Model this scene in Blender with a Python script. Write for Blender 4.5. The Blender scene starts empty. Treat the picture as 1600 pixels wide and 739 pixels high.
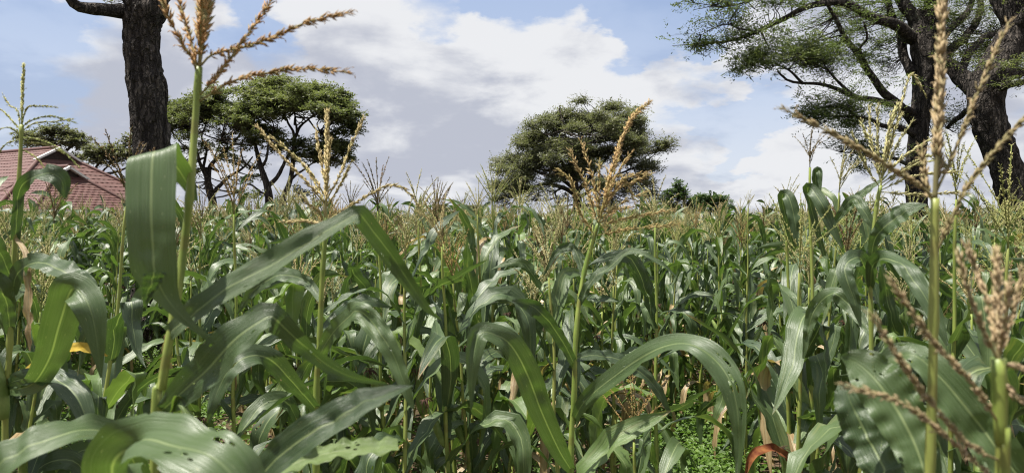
import bpy, math, random
import numpy as np
from mathutils import Vector, Matrix

# ------------------------------------------------------------------ camera, sky, sun, exposure
scene = bpy.context.scene
col = scene.collection
rng = np.random.default_rng(7)
random.seed(7)
R = math.radians
H = 1.78                     # eye height
F = 1164.0                   # focal length in pixels of the 1600 px wide photograph
PITCH = math.atan(22.5 / F)

cd = bpy.data.cameras.new('camera')
cam = bpy.data.objects.new('camera', cd)
col.objects.link(cam)
cam.location = (0, 0, H)
cam.rotation_euler = (R(90) - PITCH, 0, 0)
cd.sensor_width = 36.0
cd.sensor_fit = 'HORIZONTAL'
cd.lens = 36.0 * F / 1600.0
cd.clip_start = 0.02
cd.clip_end = 6000
cd.dof.use_dof = True
cd.dof.focus_distance = 6.0
cd.dof.aperture_fstop = 8.0
scene.camera = cam

SUN_DIR = Vector((-0.36, -0.10, 1.10)).normalized()     # towards the sun: near the zenith, to the left
sun_el = math.asin(SUN_DIR.z)
sun_rot = math.atan2(SUN_DIR.x, SUN_DIR.y)

w = bpy.data.worlds.new('World')
scene.world = w
w.use_nodes = True
nt = w.node_tree
nt.nodes.clear()


class NB:
    """small helper to write node graphs"""
    def __init__(self, nt):
        self.nt = nt

    def n(self, t, **kw):
        nd = self.nt.nodes.new(t)
        for k, v in kw.items():
            setattr(nd, k, v)
        return nd

    def put(self, sock, v):
        if isinstance(v, bpy.types.NodeSocket):
            self.nt.links.new(v, sock)
        elif v is not None:
            sock.default_value = v

    def math(self, op, a, b=0.0, c=0.0, clamp=False):
        nd = self.n('ShaderNodeMath', operation=op, use_clamp=clamp)
        self.put(nd.inputs[0], a)
        self.put(nd.inputs[1], b)
        self.put(nd.inputs[2], c)
        return nd.outputs[0]

    def vmath(self, op, a, b=(0, 0, 0)):
        nd = self.n('ShaderNodeVectorMath', operation=op)
        self.put(nd.inputs[0], a)
        self.put(nd.inputs[1], b)
        return nd.outputs['Value'] if op in ('DOT_PRODUCT', 'LENGTH') else nd.outputs[0]

    def ss(self, v, a, b, lo=0.0, hi=1.0):
        nd = self.n('ShaderNodeMapRange', interpolation_type='SMOOTHSTEP')
        for i, x in enumerate((v, a, b, lo, hi)):
            self.put(nd.inputs[i], x)
        return nd.outputs[0]

    def mix(self, f, a, b, blend='MIX'):
        nd = self.n('ShaderNodeMix', data_type='RGBA', blend_type=blend)
        self.put(nd.inputs[0], f)
        for s, v in ((nd.inputs[6], a), (nd.inputs[7], b)):
            self.put(s, (*v, 1.0) if isinstance(v, tuple) and len(v) == 3 else v)
        return nd.outputs[2]

    def noise(self, vec, scale, detail=4.0, rough=0.55, dist=0.0, col=False):
        nd = self.n('ShaderNodeTexNoise')
        if vec is not None:
            self.put(nd.inputs['Vector'], vec)
        nd.inputs['Scale'].default_value = scale
        nd.inputs['Detail'].default_value = detail
        nd.inputs['Roughness'].default_value = rough
        nd.inputs['Distortion'].default_value = dist
        return nd.outputs['Color' if col else 'Fac']

    def attr(self, name, out='Fac'):
        return self.n('ShaderNodeAttribute', attribute_name=name).outputs[out]

    def sep(self, v):
        nd = self.n('ShaderNodeSeparateXYZ')
        self.put(nd.inputs[0], v)
        return nd.outputs

    def comb(self, x, y, z):
        nd = self.n('ShaderNodeCombineXYZ')
        for s, v in zip(nd.inputs, (x, y, z)):
            self.put(s, v)
        return nd.outputs[0]


def pxdir(px, py):
    """direction of a place in the sky"""
    return Vector(((px - 800) / F, 1.0, (352 - py) / F)).normalized()


def make_sky():
    b = NB(nt)
    out = b.n('ShaderNodeOutputWorld')
    bg = b.n('ShaderNodeBackground')
    bg.inputs['Strength'].default_value = 0.10
    sky = b.n('ShaderNodeTexSky', sky_type='NISHITA')
    sky.sun_disc = False
    sky.sun_elevation = sun_el
    sky.sun_rotation = sun_rot
    sky.altitude = 1500
    sky.air_density = 1.0
    sky.dust_density = 1.2
    sky.ozone_density = 1.0
    d = b.n('ShaderNodeTexCoord').outputs['Generated']
    x, y, z = b.sep(d)
    k = b.math('DIVIDE', 1.0, b.math('ADD', b.math('MAXIMUM', z, 0.0), 0.30))
    p = b.comb(b.math('MULTIPLY', x, k), b.math('MULTIPLY', y, k), 0.37)
    # cloud cover: broken cumulus, its lumps ragged by the noise
    n1 = b.noise(p, 1.3, 9.0, 0.52, 0.2)
    rag = b.noise(p, 3.6, 7.0, 0.58, 0.0, True)
    dw = b.vmath('NORMALIZE', b.vmath('ADD', d, b.vmath('MULTIPLY', b.vmath('SUBTRACT', rag, (0.5, 0.5, 0.5)), (0.26, 0.26, 0.24))))
    cover = n1
    lumps = [  # px, py, radius in degrees, amount: clouds (+) and clear gaps (-)
        (760, 70, 15, 0.16), (1240, 270, 9, 0.14), (600, 200, 14, 0.14), (1085, 150, 7, 0.12), (1300, 60, 10, 0.10),
        (60, 10, 8, 0.10), (200, 220, 10, 0.12), (900, 270, 14, 0.12),
        (1015, 70, 5.0, -0.34), (1075, 5, 6, -0.30), (1120, 212, 5.5, -0.26), (1200, 195, 5.0, -0.24), (120, 110, 8, -0.20), (40, 90, 6, -0.14),
        (395, 75, 5.0, -0.30), (700, -15, 4.5, -0.28), (850, -45, 7, -0.26), (600, 30, 4, -0.06)]
    for px, py, rad, amt in lumps:
        dot = b.vmath('DOT_PRODUCT', dw, tuple(pxdir(px, py)))
        g = b.ss(dot, math.cos(R(rad)), math.cos(R(rad * 0.1)), 0.0, amt)
        cover = b.math('ADD', cover, g)
    mask = b.ss(cover, 0.29, 0.53)
    haze = b.ss(z, 0.0, 0.32, 0.70, 0.20)
    mask = b.math('MAXIMUM', mask, haze)
    # cloud brightness: sunlit crowns and grey undersides
    n2 = b.noise(b.vmath('ADD', p, (4.3, 1.7, 0.9)), 3.2, 8.0, 0.55, 0.3)
    bright = n2
    for px, py, rad, amt in [(720, 30, 10, 0.14), (880, 90, 9, 0.20), (1250, 255, 7, 0.16), (540, 40, 8, 0.08), (1090, 160, 6, 0.08), (60, 20, 6, 0.10),
                             (690, 150, 9, -0.10), (790, 240, 10, -0.05), (150, 110, 9, -0.12), (480, 300, 10, -0.06), (1000, 310, 10, -0.06)]:
        dot = b.vmath('DOT_PRODUCT', dw, tuple(pxdir(px, py)))
        bright = b.math('ADD', bright, b.ss(dot, math.cos(R(rad)), math.cos(R(rad * 0.1)), 0.0, amt))
    cloud = b.mix(b.ss(bright, 0.36, 0.64), (2.62, 2.76, 3.22), (4.30, 4.36, 4.50))
    blue = b.mix(0.75, sky.outputs[0], (1.72, 2.38, 3.78))
    c = b.mix(mask, blue, cloud)
    b.put(bg.inputs['Color'], c)
    nt.links.new(bg.outputs[0], out.inputs[0])


make_sky()

sd = bpy.data.lights.new('sun', 'SUN')
sd.energy = 5.0
sd.angle = R(0.6)
sd.color = (1.0, 0.95, 0.86)
sun = bpy.data.objects.new('sun', sd)
col.objects.link(sun)
sun.location = (0, 0, 60)
sun.rotation_euler = (-SUN_DIR).to_track_quat('-Z', 'Y').to_euler()

scene.view_settings.view_transform = 'Standard'
scene.view_settings.look = 'None'
scene.view_settings.exposure = 0.97
scene.view_settings.gamma = 1.0
scene.view_settings.use_curve_mapping = False
scene.render.engine = 'CYCLES'
scene.cycles.max_bounces = 6
scene.cycles.diffuse_bounces = 3
scene.cycles.glossy_bounces = 3
scene.cycles.transmission_bounces = 4
scene.cycles.use_denoising = True
scene.cycles.filter_width = 1.15
scene.cycles.sample_clamp_indirect = 6.0

# ------------------------------------------------------------------ helpers
TH = PITCH
FWD = np.array((0, math.cos(TH), -math.sin(TH)))
UPV = np.array((0, math.sin(TH), math.cos(TH)))
CAM = np.array((0, 0, H))


def at(px, py, d):
    """the point that lies d metres out into the field along the sight line of a place in the photograph"""
    r = FWD + np.array((1, 0, 0)) * (px - 800) / F + UPV * (369.5 - py) / F
    return CAM + r * (d / r[1])


def make_mesh(name, V, faces, attrs=None, smooth=True):
    """V: (n,3); faces: an (m,3|4) array, or a list of such arrays"""
    V = np.asarray(V, np.float32)
    if isinstance(faces, np.ndarray):
        faces = [faces]
    faces = [np.asarray(f, np.int32) for f in faces if len(f)]
    me = bpy.data.meshes.new(name)
    me.vertices.add(len(V))
    me.vertices.foreach_set('co', V.ravel())
    loops = np.concatenate([f.ravel() for f in faces])
    tot = np.concatenate([np.full(len(f), f.shape[1], np.int32) for f in faces])
    start = np.concatenate([[0], np.cumsum(tot)[:-1]]).astype(np.int32)
    me.loops.add(len(loops))
    me.loops.foreach_set('vertex_index', loops)
    me.polygons.add(len(tot))
    me.polygons.foreach_set('loop_start', start)
    me.polygons.foreach_set('loop_total', tot)
    me.polygons.foreach_set('use_smooth', np.full(len(tot), smooth, bool))
    for k, a in (attrs or {}).items():
        a = np.asarray(a, np.float32)
        if a.ndim == 1:
            at_ = me.attributes.new(k, 'FLOAT', 'POINT')
            at_.data.foreach_set('value', a)
        else:
            at_ = me.attributes.new(k, 'FLOAT_VECTOR', 'POINT')
            at_.data.foreach_set('vector', a.ravel())
    me.update(calc_edges=True)
    me.validate()
    return me


def obj(name, me, mat=None, parent=None, loc=None):
    o = bpy.data.objects.new(name, me)
    col.objects.link(o)
    if mat is not None and me is not None and not me.materials:
        me.materials.append(mat)
    o.parent = parent
    if loc is not None:
        o.location = loc
    return o


def tag(o, label=None, cat=None, group=None, kind=None):
    for k, v in (('label', label), ('category', cat), ('group', group), ('kind', kind)):
        if v:
            o[k] = v
    return o


def thing(name, label, cat, loc, group=None):
    o = bpy.data.objects.new(name, None)
    o.empty_display_size = 0.1
    col.objects.link(o)
    o.location = loc
    return tag(o, label, cat, group)


class MB:
    """collects pieces of geometry for one mesh"""
    def __init__(self):
        self.V, self.Q, self.T, self.A, self.n = [], [], [], {}, 0

    def add(self, V, Q=None, T=None, **attrs):
        V = np.asarray(V, float)
        if Q is not None and len(Q):
            self.Q.append(np.asarray(Q, int) + self.n)
        if T is not None and len(T):
            self.T.append(np.asarray(T, int) + self.n)
        self.V.append(V)
        for k, a in attrs.items():
            a = np.asarray(a, float)
            if a.ndim == 0:
                a = np.full(len(V), float(a))
            self.A.setdefault(k, []).append(a)
        self.n += len(V)

    def arrays(self):
        V = np.concatenate(self.V)
        F_ = []
        if self.Q:
            F_.append(np.concatenate(self.Q))
        if self.T:
            F_.append(np.concatenate(self.T))
        return V, F_, {k: np.concatenate(a) for k, a in self.A.items()}

    def mesh(self, name, smooth=True):
        V, F_, A = self.arrays()
        return make_mesh(name, V, F_, A, smooth)


def spline(P, n):
    """Catmull-Rom through the rows of P (any number of columns), resampled evenly to n rows"""
    P = np.asarray(P, float)
    if len(P) == 2:
        t = np.linspace(0, 1, n)[:, None]
        return P[0] * (1 - t) + P[1] * t
    E = np.vstack([2 * P[0] - P[1], P, 2 * P[-1] - P[-2]])
    out = []
    m = 14
    for i in range(len(P) - 1):
        p0, p1, p2, p3 = E[i:i + 4]
        t = np.linspace(0, 1, m, endpoint=False)[:, None]
        out.append(0.5 * ((2 * p1) + (-p0 + p2) * t + (2 * p0 - 5 * p1 + 4 * p2 - p3) * t ** 2 + (-p0 + 3 * p1 - 3 * p2 + p3) * t ** 3))
    out.append(P[-1:])
    D = np.vstack(out)
    s = np.concatenate([[0], np.cumsum(np.linalg.norm(np.diff(D[:, :3], axis=0), axis=1))])
    q = np.linspace(0, s[-1], n)
    return np.stack([np.interp(q, s, D[:, k]) for k in range(D.shape[1])], 1)


def unit(a):
    return a / np.maximum(np.linalg.norm(a, axis=-1, keepdims=True), 1e-9)


def frames(C):
    T = unit(np.gradient(C, axis=0))
    N = np.zeros_like(T)
    ref = np.array((1.0, 0, 0)) if abs(T[0][0]) < 0.8 else np.array((0, 1.0, 0))
    n = unit(np.cross(T[0], ref))
    for i in range(len(T)):
        n = unit(n - T[i] * np.dot(n, T[i]))
        N[i] = n
    return T, N, np.cross(T, N)


def tube(C, rad, k=8, cap=True, warp=None):
    C = np.asarray(C, float)
    rad = np.broadcast_to(np.asarray(rad, float), (len(C),))
    T, N, B = frames(C)
    a = np.linspace(0, 2 * math.pi, k, endpoint=False)
    ring = N[:, None] * np.cos(a)[None, :, None] + B[:, None] * np.sin(a)[None, :, None]
    rr = rad[:, None] * np.ones((1, k))
    if warp is not None:
        rr = rr * warp(len(C), k)
    V = C[:, None] + ring * rr[..., None]
    n = len(C)
    V = V.reshape(-1, 3)
    i = np.arange(n - 1)[:, None] * k
    j = np.arange(k)[None]
    j2 = (j + 1) % k
    Q = np.stack([i + j, i + j2, i + k + j2, i + k + j], -1).reshape(-1, 4)
    Tt = np.zeros((0, 3), int)
    if cap:
        V = np.vstack([V, C[0], C[-1]])
        jj = np.arange(k)
        Tt = np.vstack([np.stack([(jj + 1) % k, jj, np.full(k, n * k)], 1),
                        np.stack([(n - 1) * k + jj, (n - 1) * k + (jj + 1) % k, np.full(k, n * k + 1)], 1)])
    return V, Q, Tt


def smooth_noise(n, k, fi, fj, seed):
    """periodic-in-j value noise on an n by k grid"""
    r = np.random.default_rng(seed)
    gi, gj = max(2, int(fi)) + 1, max(3, int(fj))
    G = r.uniform(-1, 1, (gi, gj))
    a = np.linspace(0, gi - 1.001, n)
    c = np.arange(k) / k * gj
    i0, j0 = a.astype(int), c.astype(int)
    fa, fc = a - i0, c - j0
    fa, fc = fa * fa * (3 - 2 * fa), fc * fc * (3 - 2 * fc)
    i1, j1 = np.minimum(i0 + 1, gi - 1), (j0 + 1) % gj
    j0 = j0 % gj
    return ((G[i0][:, j0] * (1 - fa)[:, None] + G[i1][:, j0] * fa[:, None]) * (1 - fc)[None] +
            (G[i0][:, j1] * (1 - fa)[:, None] + G[i1][:, j1] * fa[:, None]) * fc[None])


# ------------------------------------------------------------------ materials
def new_mat(name):
    m = bpy.data.materials.new(name)
    m.use_nodes = True
    m.node_tree.nodes.clear()
    return m, NB(m.node_tree)


def finish(m, b, shader):
    o = b.n('ShaderNodeOutputMaterial')
    m.node_tree.links.new(shader, o.inputs[0])
    return m


def principled(b, color, rough, spec=0.5, bump=None, bstr=0.3, bdist=0.01, metallic=0.0):
    p = b.n('ShaderNodeBsdfPrincipled')
    b.put(p.inputs['Base Color'], (*color, 1) if isinstance(color, tuple) and len(color) == 3 else color)
    b.put(p.inputs['Roughness'], rough)
    p.inputs['Specular IOR Level'].default_value = spec
    p.inputs['Metallic'].default_value = metallic
    if bump is not None:
        bn = b.n('ShaderNodeBump')
        bn.inputs['Strength'].default_value = bstr
        bn.inputs['Distance'].default_value = bdist
        b.put(bn.inputs['Height'], bump)
        b.nt.links.new(bn.outputs[0], p.inputs['Normal'])
    return p.outputs[0]


def mixsh(b, f, s1, s2):
    nd = b.n('ShaderNodeMixShader')
    b.put(nd.inputs[0], f)
    b.nt.links.new(s1, nd.inputs[1])
    b.nt.links.new(s2, nd.inputs[2])
    return nd.outputs[0]


def maize_leaf_material(name, dry=False, young=False, torn=False):
    m, b = new_mat(name)
    lf = b.n('ShaderNodeAttribute', attribute_name='lf').outputs['Vector']
    u, v, var = b.sep(lf)
    rnd = b.n('ShaderNodeObjectInfo').outputs['Random']
    k = b.math('FRACT', b.math('ADD', b.math('MULTIPLY', rnd, 7.31), b.math('MULTIPLY', var, 3.7)))
    own = b.math('GREATER_THAN', var, 5.0)          # blades whose tone is given one by one
    k = b.math('ADD', b.math('MULTIPLY', k, b.math('SUBTRACT', 1.0, own)), b.math('MULTIPLY', b.math('SUBTRACT', var, 10.0), own))
    k2 = b.math('FRACT', b.math('MULTIPLY', k, 13.7))
    au = b.math('ABSOLUTE', u)
    pos = b.n('ShaderNodeTexCoord').outputs['Object']
    lv = b.comb(b.math('MULTIPLY', u, 1.0), b.math('MULTIPLY', v, 1.0), b.math('MULTIPLY', k, 31.0))
    streak = b.noise(b.comb(b.math('MULTIPLY', u, 9.0), b.math('MULTIPLY', v, 1.4), b.math('MULTIPLY', k, 17.0)), 2.0, 3.0, 0.6)
    blot = b.noise(lv, 2.6, 4.0, 0.6)
    if dry:
        g = b.mix(streak, (0.30, 0.20, 0.09), (0.50, 0.39, 0.22))
        g = b.mix(b.ss(blot, 0.45, 0.7), g, (0.16, 0.085, 0.035))
    else:
        c0, c1 = ((0.085, 0.150, 0.032), (0.150, 0.220, 0.055)) if young else ((0.020, 0.048, 0.014), (0.082, 0.134, 0.036))
        g = b.mix(k, c0, c1)
        g = b.mix(b.ss(streak, 0.35, 0.75, 0.0, 0.5), g, (0.105, 0.150, 0.066))
        g = b.mix(b.ss(b.math('ADD', blot, b.math('MULTIPLY', k2, 0.16)), 0.64, 0.84, 0.0, 0.55), g, (0.19, 0.21, 0.07))
        # dry brown tip and margins on some leaves
        edge = b.math('ADD', b.math('MULTIPLY', v, 1.0), b.math('MULTIPLY', au, 0.10))
        edge = b.math('ADD', edge, b.math('MULTIPLY', b.math('SUBTRACT', blot, 0.5), 0.55))
        edge = b.math('ADD', edge, b.math('MULTIPLY', k2, 0.22))
        tip = b.ss(edge, 1.17, 1.25)
        dryc = b.mix(streak, (0.20, 0.11, 0.04), (0.48, 0.37, 0.19))
        g = b.mix(tip, g, dryc)
        # pale feeding scars between the veins
        vo = b.n('ShaderNodeTexVoronoi')
        b.put(vo.inputs['Vector'], b.comb(b.math('MULTIPLY', u, 5.0), b.math('MULTIPLY', v, 13.0), b.math('MULTIPLY', k, 40.0)))
        vo.inputs['Scale'].default_value = 2.1
        scar = b.ss(vo.outputs['Distance'], 0.10, 0.16, 1.0, 0.0)
        scar = b.math('MULTIPLY', scar, b.ss(b.noise(lv, 4.0, 2.0, 0.5), 0.50, 0.62))
        g = b.mix(b.math('MULTIPLY', scar, 0.75), g, (0.34, 0.36, 0.20))
    vein = b.noise(b.comb(b.math('MULTIPLY', u, 34.0), b.math('MULTIPLY', v, 0.9), b.math('MULTIPLY', k, 5.0)), 1.5, 2.0, 0.7)
    g = b.mix(b.ss(vein, 0.50, 0.66, 0.0, 0.30), g, (0.16, 0.14, 0.06) if dry else (0.155, 0.205, 0.105))
    rib = b.ss(au, 0.025, 0.075, 1.0, 0.0)
    rib = b.math('MULTIPLY', rib, b.ss(v, 0.55, 1.0, 0.75, 0.1))
    g = b.mix(rib, g, (0.34, 0.34, 0.20) if dry else (0.24, 0.30, 0.13))
    wave = b.noise(b.comb(b.math('MULTIPLY', u, 26.0), b.math('MULTIPLY', v, 1.1), b.math('MULTIPLY', k, 9.0)), 1.6, 2.0, 0.6)
    hgt = b.math('ADD', b.math('MULTIPLY', wave, 0.5), b.math('MULTIPLY', streak, 1.2))
    rough = b.math('ADD', 0.30, b.math('MULTIPLY', streak, 0.26))
    p = principled(b, g, rough, 0.85, hgt, 0.7, 0.002)
    t = b.n('ShaderNodeBsdfTranslucent')
    b.put(t.inputs['Color'], b.mix(1.0, g, (1.25, 1.42, 0.60), 'MULTIPLY'))
    sh = mixsh(b, 0.30 if not dry else 0.22, p, t.outputs[0])
    if torn:
        # shot holes between the veins and bitten margins
        vh = b.n('ShaderNodeTexVoronoi')
        b.put(vh.inputs['Vector'], b.comb(b.math('MULTIPLY', u, 2.2), b.math('MULTIPLY', v, 13.0), b.math('MULTIPLY', k, 53.0)))
        vh.inputs['Scale'].default_value = 1.5
        gate = b.noise(b.comb(u, b.math('MULTIPLY', v, 3.0), b.math('MULTIPLY', k, 23.0)), 1.6, 1.0, 0.5)
        hole = b.math('LESS_THAN', vh.outputs['Distance'], b.ss(gate, 0.48, 0.75, 0.0, 0.34))
        bite = b.noise(b.comb(b.math('MULTIPLY', u, 0.6), b.math('MULTIPLY', v, 16.0), b.math('MULTIPLY', k, 71.0)), 1.0, 4.0, 0.7)
        bitten = b.math('GREATER_THAN', b.math('ADD', au, b.math('MULTIPLY', bite, 1.15)), 1.72)
        tr = b.n('ShaderNodeBsdfTransparent')
        sh = mixsh(b, b.math('MAXIMUM', hole, bitten), sh, tr.outputs[0])
    return finish(m, b, sh)


def stalk_material():
    m, b = new_mat('maize_stalk')
    tc = b.n('ShaderNodeTexCoord').outputs['Object']
    x, y, z = b.sep(tc)
    rnd = b.n('ShaderNodeObjectInfo').outputs['Random']
    n = b.noise(b.comb(b.math('MULTIPLY', x, 14.0), b.math('MULTIPLY', y, 14.0), b.math('MULTIPLY', z, 1.2)), 6.0, 4.0, 0.6)
    g = b.mix(b.ss(n, 0.3, 0.7), (0.15, 0.23, 0.040), (0.32, 0.38, 0.090))
    g = b.mix(b.math('MULTIPLY', rnd, 0.45), g, (0.33, 0.31, 0.10))
    node = b.math('FRACT', b.math('MULTIPLY', z, 6.0))
    g = b.mix(b.ss(b.math('ABSOLUTE', b.math('SUBTRACT', node, 0.5)), 0.03, 0.09, 0.4, 0.0), g, (0.17, 0.12, 0.04))
    p = principled(b, g, 0.42, 0.4, n, 0.3, 0.003)
    t = b.n('ShaderNodeBsdfTranslucent')
    b.put(t.inputs['Color'], g)
    return finish(m, b, mixsh(b, 0.15, p, t.outputs[0]))


def tassel_material(name, a, c, d):
    m, b = new_mat(name)
    var = b.attr('var')
    rnd = b.n('ShaderNodeObjectInfo').outputs['Random']
    tc = b.n('ShaderNodeTexCoord').outputs['Object']
    n = b.noise(tc, 60.0, 3.0, 0.6)
    k = b.math('ADD', b.math('MULTIPLY', var, 0.75), b.math('MULTIPLY', b.math('SUBTRACT', n, 0.5), 0.6), clamp=True)
    g = b.mix(b.ss(k, 0.0, 0.55), a, c)
    g = b.mix(b.ss(k, 0.55, 1.0), g, d)
    g = b.mix(b.math('MULTIPLY', rnd, 0.3), g, (0.30, 0.24, 0.11))
    p = principled(b, g, 0.6, 0.3)
    t = b.n('ShaderNodeBsdfTranslucent')
    b.put(t.inputs['Color'], g)
    return finish(m, b, mixsh(b, 0.22, p, t.outputs[0]))


def bark_material(name, c0, c1, c2, sc=1.0, lichen=0.0):
    m, b = new_mat(name)
    tc = b.n('ShaderNodeTexCoord').outputs['Object']
    x, y, z = b.sep(tc)
    st = b.comb(x, y, b.math('MULTIPLY', z, 0.14))
    n1 = b.noise(st, 13.0 * sc, 6.0, 0.65, 0.6)
    n2 = b.noise(tc, 34.0 * sc, 4.0, 0.6)
    vo = b.n('ShaderNodeTexVoronoi', feature='DISTANCE_TO_EDGE')
    b.put(vo.inputs['Vector'], b.vmath('ADD', st, b.vmath('MULTIPLY', b.noise(tc, 7.0 * sc, 3.0, 0.6, 0.0, True), (0.12, 0.12, 0.12))))
    vo.inputs['Scale'].default_value = 17.0 * sc
    crack = b.ss(vo.outputs['Distance'], 0.02, 0.22)
    g = b.mix(b.ss(n1, 0.35, 0.65), c0, c1)
    g = b.mix(b.math('MULTIPLY', b.ss(n2, 0.52, 0.72), b.ss(n1, 0.45, 0.6)), g, c2)
    g = b.mix(b.ss(crack, 0.0, 0.6, 0.75, 0.0), g, (0.012, 0.010, 0.009))
    if lichen:
        g = b.mix(b.math('MULTIPLY', b.ss(b.noise(tc, 5.0, 4.0, 0.6), 0.52, 0.68), lichen), g, (0.17, 0.18, 0.13))
    h = b.math('ADD', b.math('MULTIPLY', crack, 0.8), b.math('ADD', n1, b.math('MULTIPLY', n2, 0.4)))
    return finish(m, b, principled(b, g, 0.85, 0.2, h, 1.0, 0.035 / sc))


def foliage_material(name, c0, c1, c2, tr=0.40):
    m, b = new_mat(name)
    var = b.attr('var')
    g = b.mix(b.ss(var, 0.0, 0.6), c0, c1)
    g = b.mix(b.ss(var, 0.7, 1.0), g, c2)
    p = principled(b, g, 0.5, 0.35)
    t = b.n('ShaderNodeBsdfTranslucent')
    b.put(t.inputs['Color'], b.mix(1.0, g, (1.3, 1.45, 0.75), 'MULTIPLY'))
    return finish(m, b, mixsh(b, tr, p, t.outputs[0]))


def plain_material(name, c0, c1, rough, scale, spec=0.3, bstr=0.2):
    m, b = new_mat(name)
    tc = b.n('ShaderNodeTexCoord').outputs['Object']
    n = b.noise(tc, scale, 5.0, 0.6)
    return finish(m, b, principled(b, b.mix(b.ss(n, 0.3, 0.7), c0, c1), rough, spec, n, bstr, 0.01))


def soil_material():
    m, b = new_mat('soil')
    tc = b.n('ShaderNodeTexCoord').outputs['Object']
    n1 = b.noise(tc, 0.9, 6.0, 0.6)
    n2 = b.noise(tc, 14.0, 6.0, 0.65)
    g = b.mix(b.ss(n2, 0.3, 0.7), (0.050, 0.034, 0.022), (0.15, 0.105, 0.07))
    g = b.mix(b.ss(n1, 0.45, 0.65, 0.0, 0.6), g, (0.06, 0.075, 0.025))
    return finish(m, b, principled(b, g, 0.95, 0.1, n2, 1.0, 0.05))


def tile_material():
    m, b = new_mat('clay_tile')
    tc = b.n('ShaderNodeTexCoord').outputs['Object']
    var = b.attr('var')
    n = b.noise(tc, 1.3, 5.0, 0.6)
    g = b.mix(var, (0.098, 0.046, 0.040), (0.136, 0.068, 0.059))
    g = b.mix(b.ss(n, 0.42, 0.70, 0.0, 0.7), g, (0.125, 0.074, 0.062))
    return finish(m, b, principled(b, g, 0.55, 0.4, b.noise(tc, 30.0, 4.0, 0.6), 0.3, 0.01))


M = {
    'leaf': maize_leaf_material('maize_leaf'),
    'leaf_torn': maize_leaf_material('maize_leaf_torn', torn=True),
    'leaf_young_torn': maize_leaf_material('maize_leaf_yellow_green_torn', young=True, torn=True),
    'leaf_young': maize_leaf_material('maize_leaf_yellow_green', young=True),
    'leaf_dry': maize_leaf_material('maize_leaf_dry', dry=True),
    'leaf_yellow': plain_material('maize_leaf_yellow', (0.36, 0.24, 0.025), (0.50, 0.37, 0.08), 0.8, 40, 0.1),
    'leaf_red': plain_material('maize_leaf_red_brown', (0.10, 0.030, 0.014), (0.20, 0.085, 0.030), 0.85, 40, 0.1),
    'stalk': stalk_material(),
    'tassel_orange': tassel_material('tassel_orange', (0.24, 0.22, 0.08), (0.44, 0.25, 0.10), (0.62, 0.38, 0.18)),
    'tassel_straw': tassel_material('tassel_straw', (0.34, 0.31, 0.12), (0.58, 0.46, 0.23), (0.74, 0.62, 0.38)),
    'tassel_green': tassel_material('tassel_green', (0.22, 0.27, 0.07), (0.46, 0.45, 0.17), (0.68, 0.62, 0.32)),
    'tassel_dark': tassel_material('tassel_dark', (0.10, 0.09, 0.03), (0.20, 0.12, 0.05), (0.34, 0.21, 0.10)),
    'tassel_shaded': tassel_material('tassel_shaded', (0.22, 0.20, 0.09), (0.36, 0.27, 0.15), (0.54, 0.42, 0.25)),  # backlit shading put into the colour of the closest right tassel
    'tassel_amber': tassel_material('tassel_amber', (0.34, 0.29, 0.10), (0.50, 0.35, 0.16), (0.62, 0.42, 0.21)),
    'tassel_pale': tassel_material('tassel_pale', (0.34, 0.35, 0.14), (0.55, 0.51, 0.25), (0.72, 0.65, 0.40)),
    'tassel_pink': tassel_material('tassel_pink', (0.30, 0.26, 0.13), (0.45, 0.33, 0.20), (0.64, 0.52, 0.34)),
    'tassel_field': tassel_material('tassel_field', (0.30, 0.31, 0.12), (0.54, 0.48, 0.25), (0.74, 0.66, 0.42)),
    'silk': plain_material('maize_silk', (0.035, 0.016, 0.010), (0.085, 0.040, 0.022), 0.6, 80),
    'husk': plain_material('maize_husk', (0.11, 0.17, 0.040), (0.21, 0.27, 0.08), 0.45, 25),
    'bark': bark_material('acacia_bark_dark', (0.028, 0.023, 0.020), (0.085, 0.072, 0.062), (0.22, 0.19, 0.165), 1.0),
    'bark_lichen': bark_material('acacia_bark_lichen', (0.030, 0.025, 0.021), (0.075, 0.065, 0.055), (0.16, 0.14, 0.12), 1.0, 0.6),
    'bark_far': bark_material('acacia_bark_far', (0.040, 0.033, 0.028), (0.090, 0.075, 0.062), (0.16, 0.135, 0.11), 0.6),
    'acacia': foliage_material('acacia_foliage', (0.074, 0.088, 0.042), (0.122, 0.138, 0.066), (0.185, 0.195, 0.100)),
    'acacia_bright': foliage_material('acacia_foliage_bright', (0.062, 0.086, 0.034), (0.110, 0.136, 0.056), (0.170, 0.190, 0.088)),
    'grey_green': foliage_material('thorn_tree_foliage', (0.092, 0.098, 0.062), (0.150, 0.152, 0.100), (0.215, 0.212, 0.150)),
    'bush': foliage_material('bush_foliage', (0.040, 0.070, 0.025), (0.080, 0.120, 0.045), (0.13, 0.16, 0.065)),
    'weed': foliage_material('weed_leaf', (0.060, 0.105, 0.022), (0.115, 0.195, 0.040), (0.19, 0.27, 0.075), 0.35),
    'soil': soil_material(),
    'tile': tile_material(),
    'white_paint': plain_material('white_paint', (0.58, 0.58, 0.56), (0.70, 0.70, 0.68), 0.5, 4),
    'wall_paint': plain_material('wall_paint', (0.42, 0.38, 0.31), (0.52, 0.47, 0.40), 0.8, 3),
    'dark_wood': plain_material('dark_wood', (0.020, 0.014, 0.012), (0.045, 0.030, 0.024), 0.6, 8),
    'glass': plain_material('window_glass', (0.02, 0.025, 0.03), (0.03, 0.035, 0.04), 0.08, 1, 0.6, 0.0),
    'sheet_metal': plain_material('sheet_metal', (0.50, 0.54, 0.55), (0.62, 0.66, 0.67), 0.45, 2),
}

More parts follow.
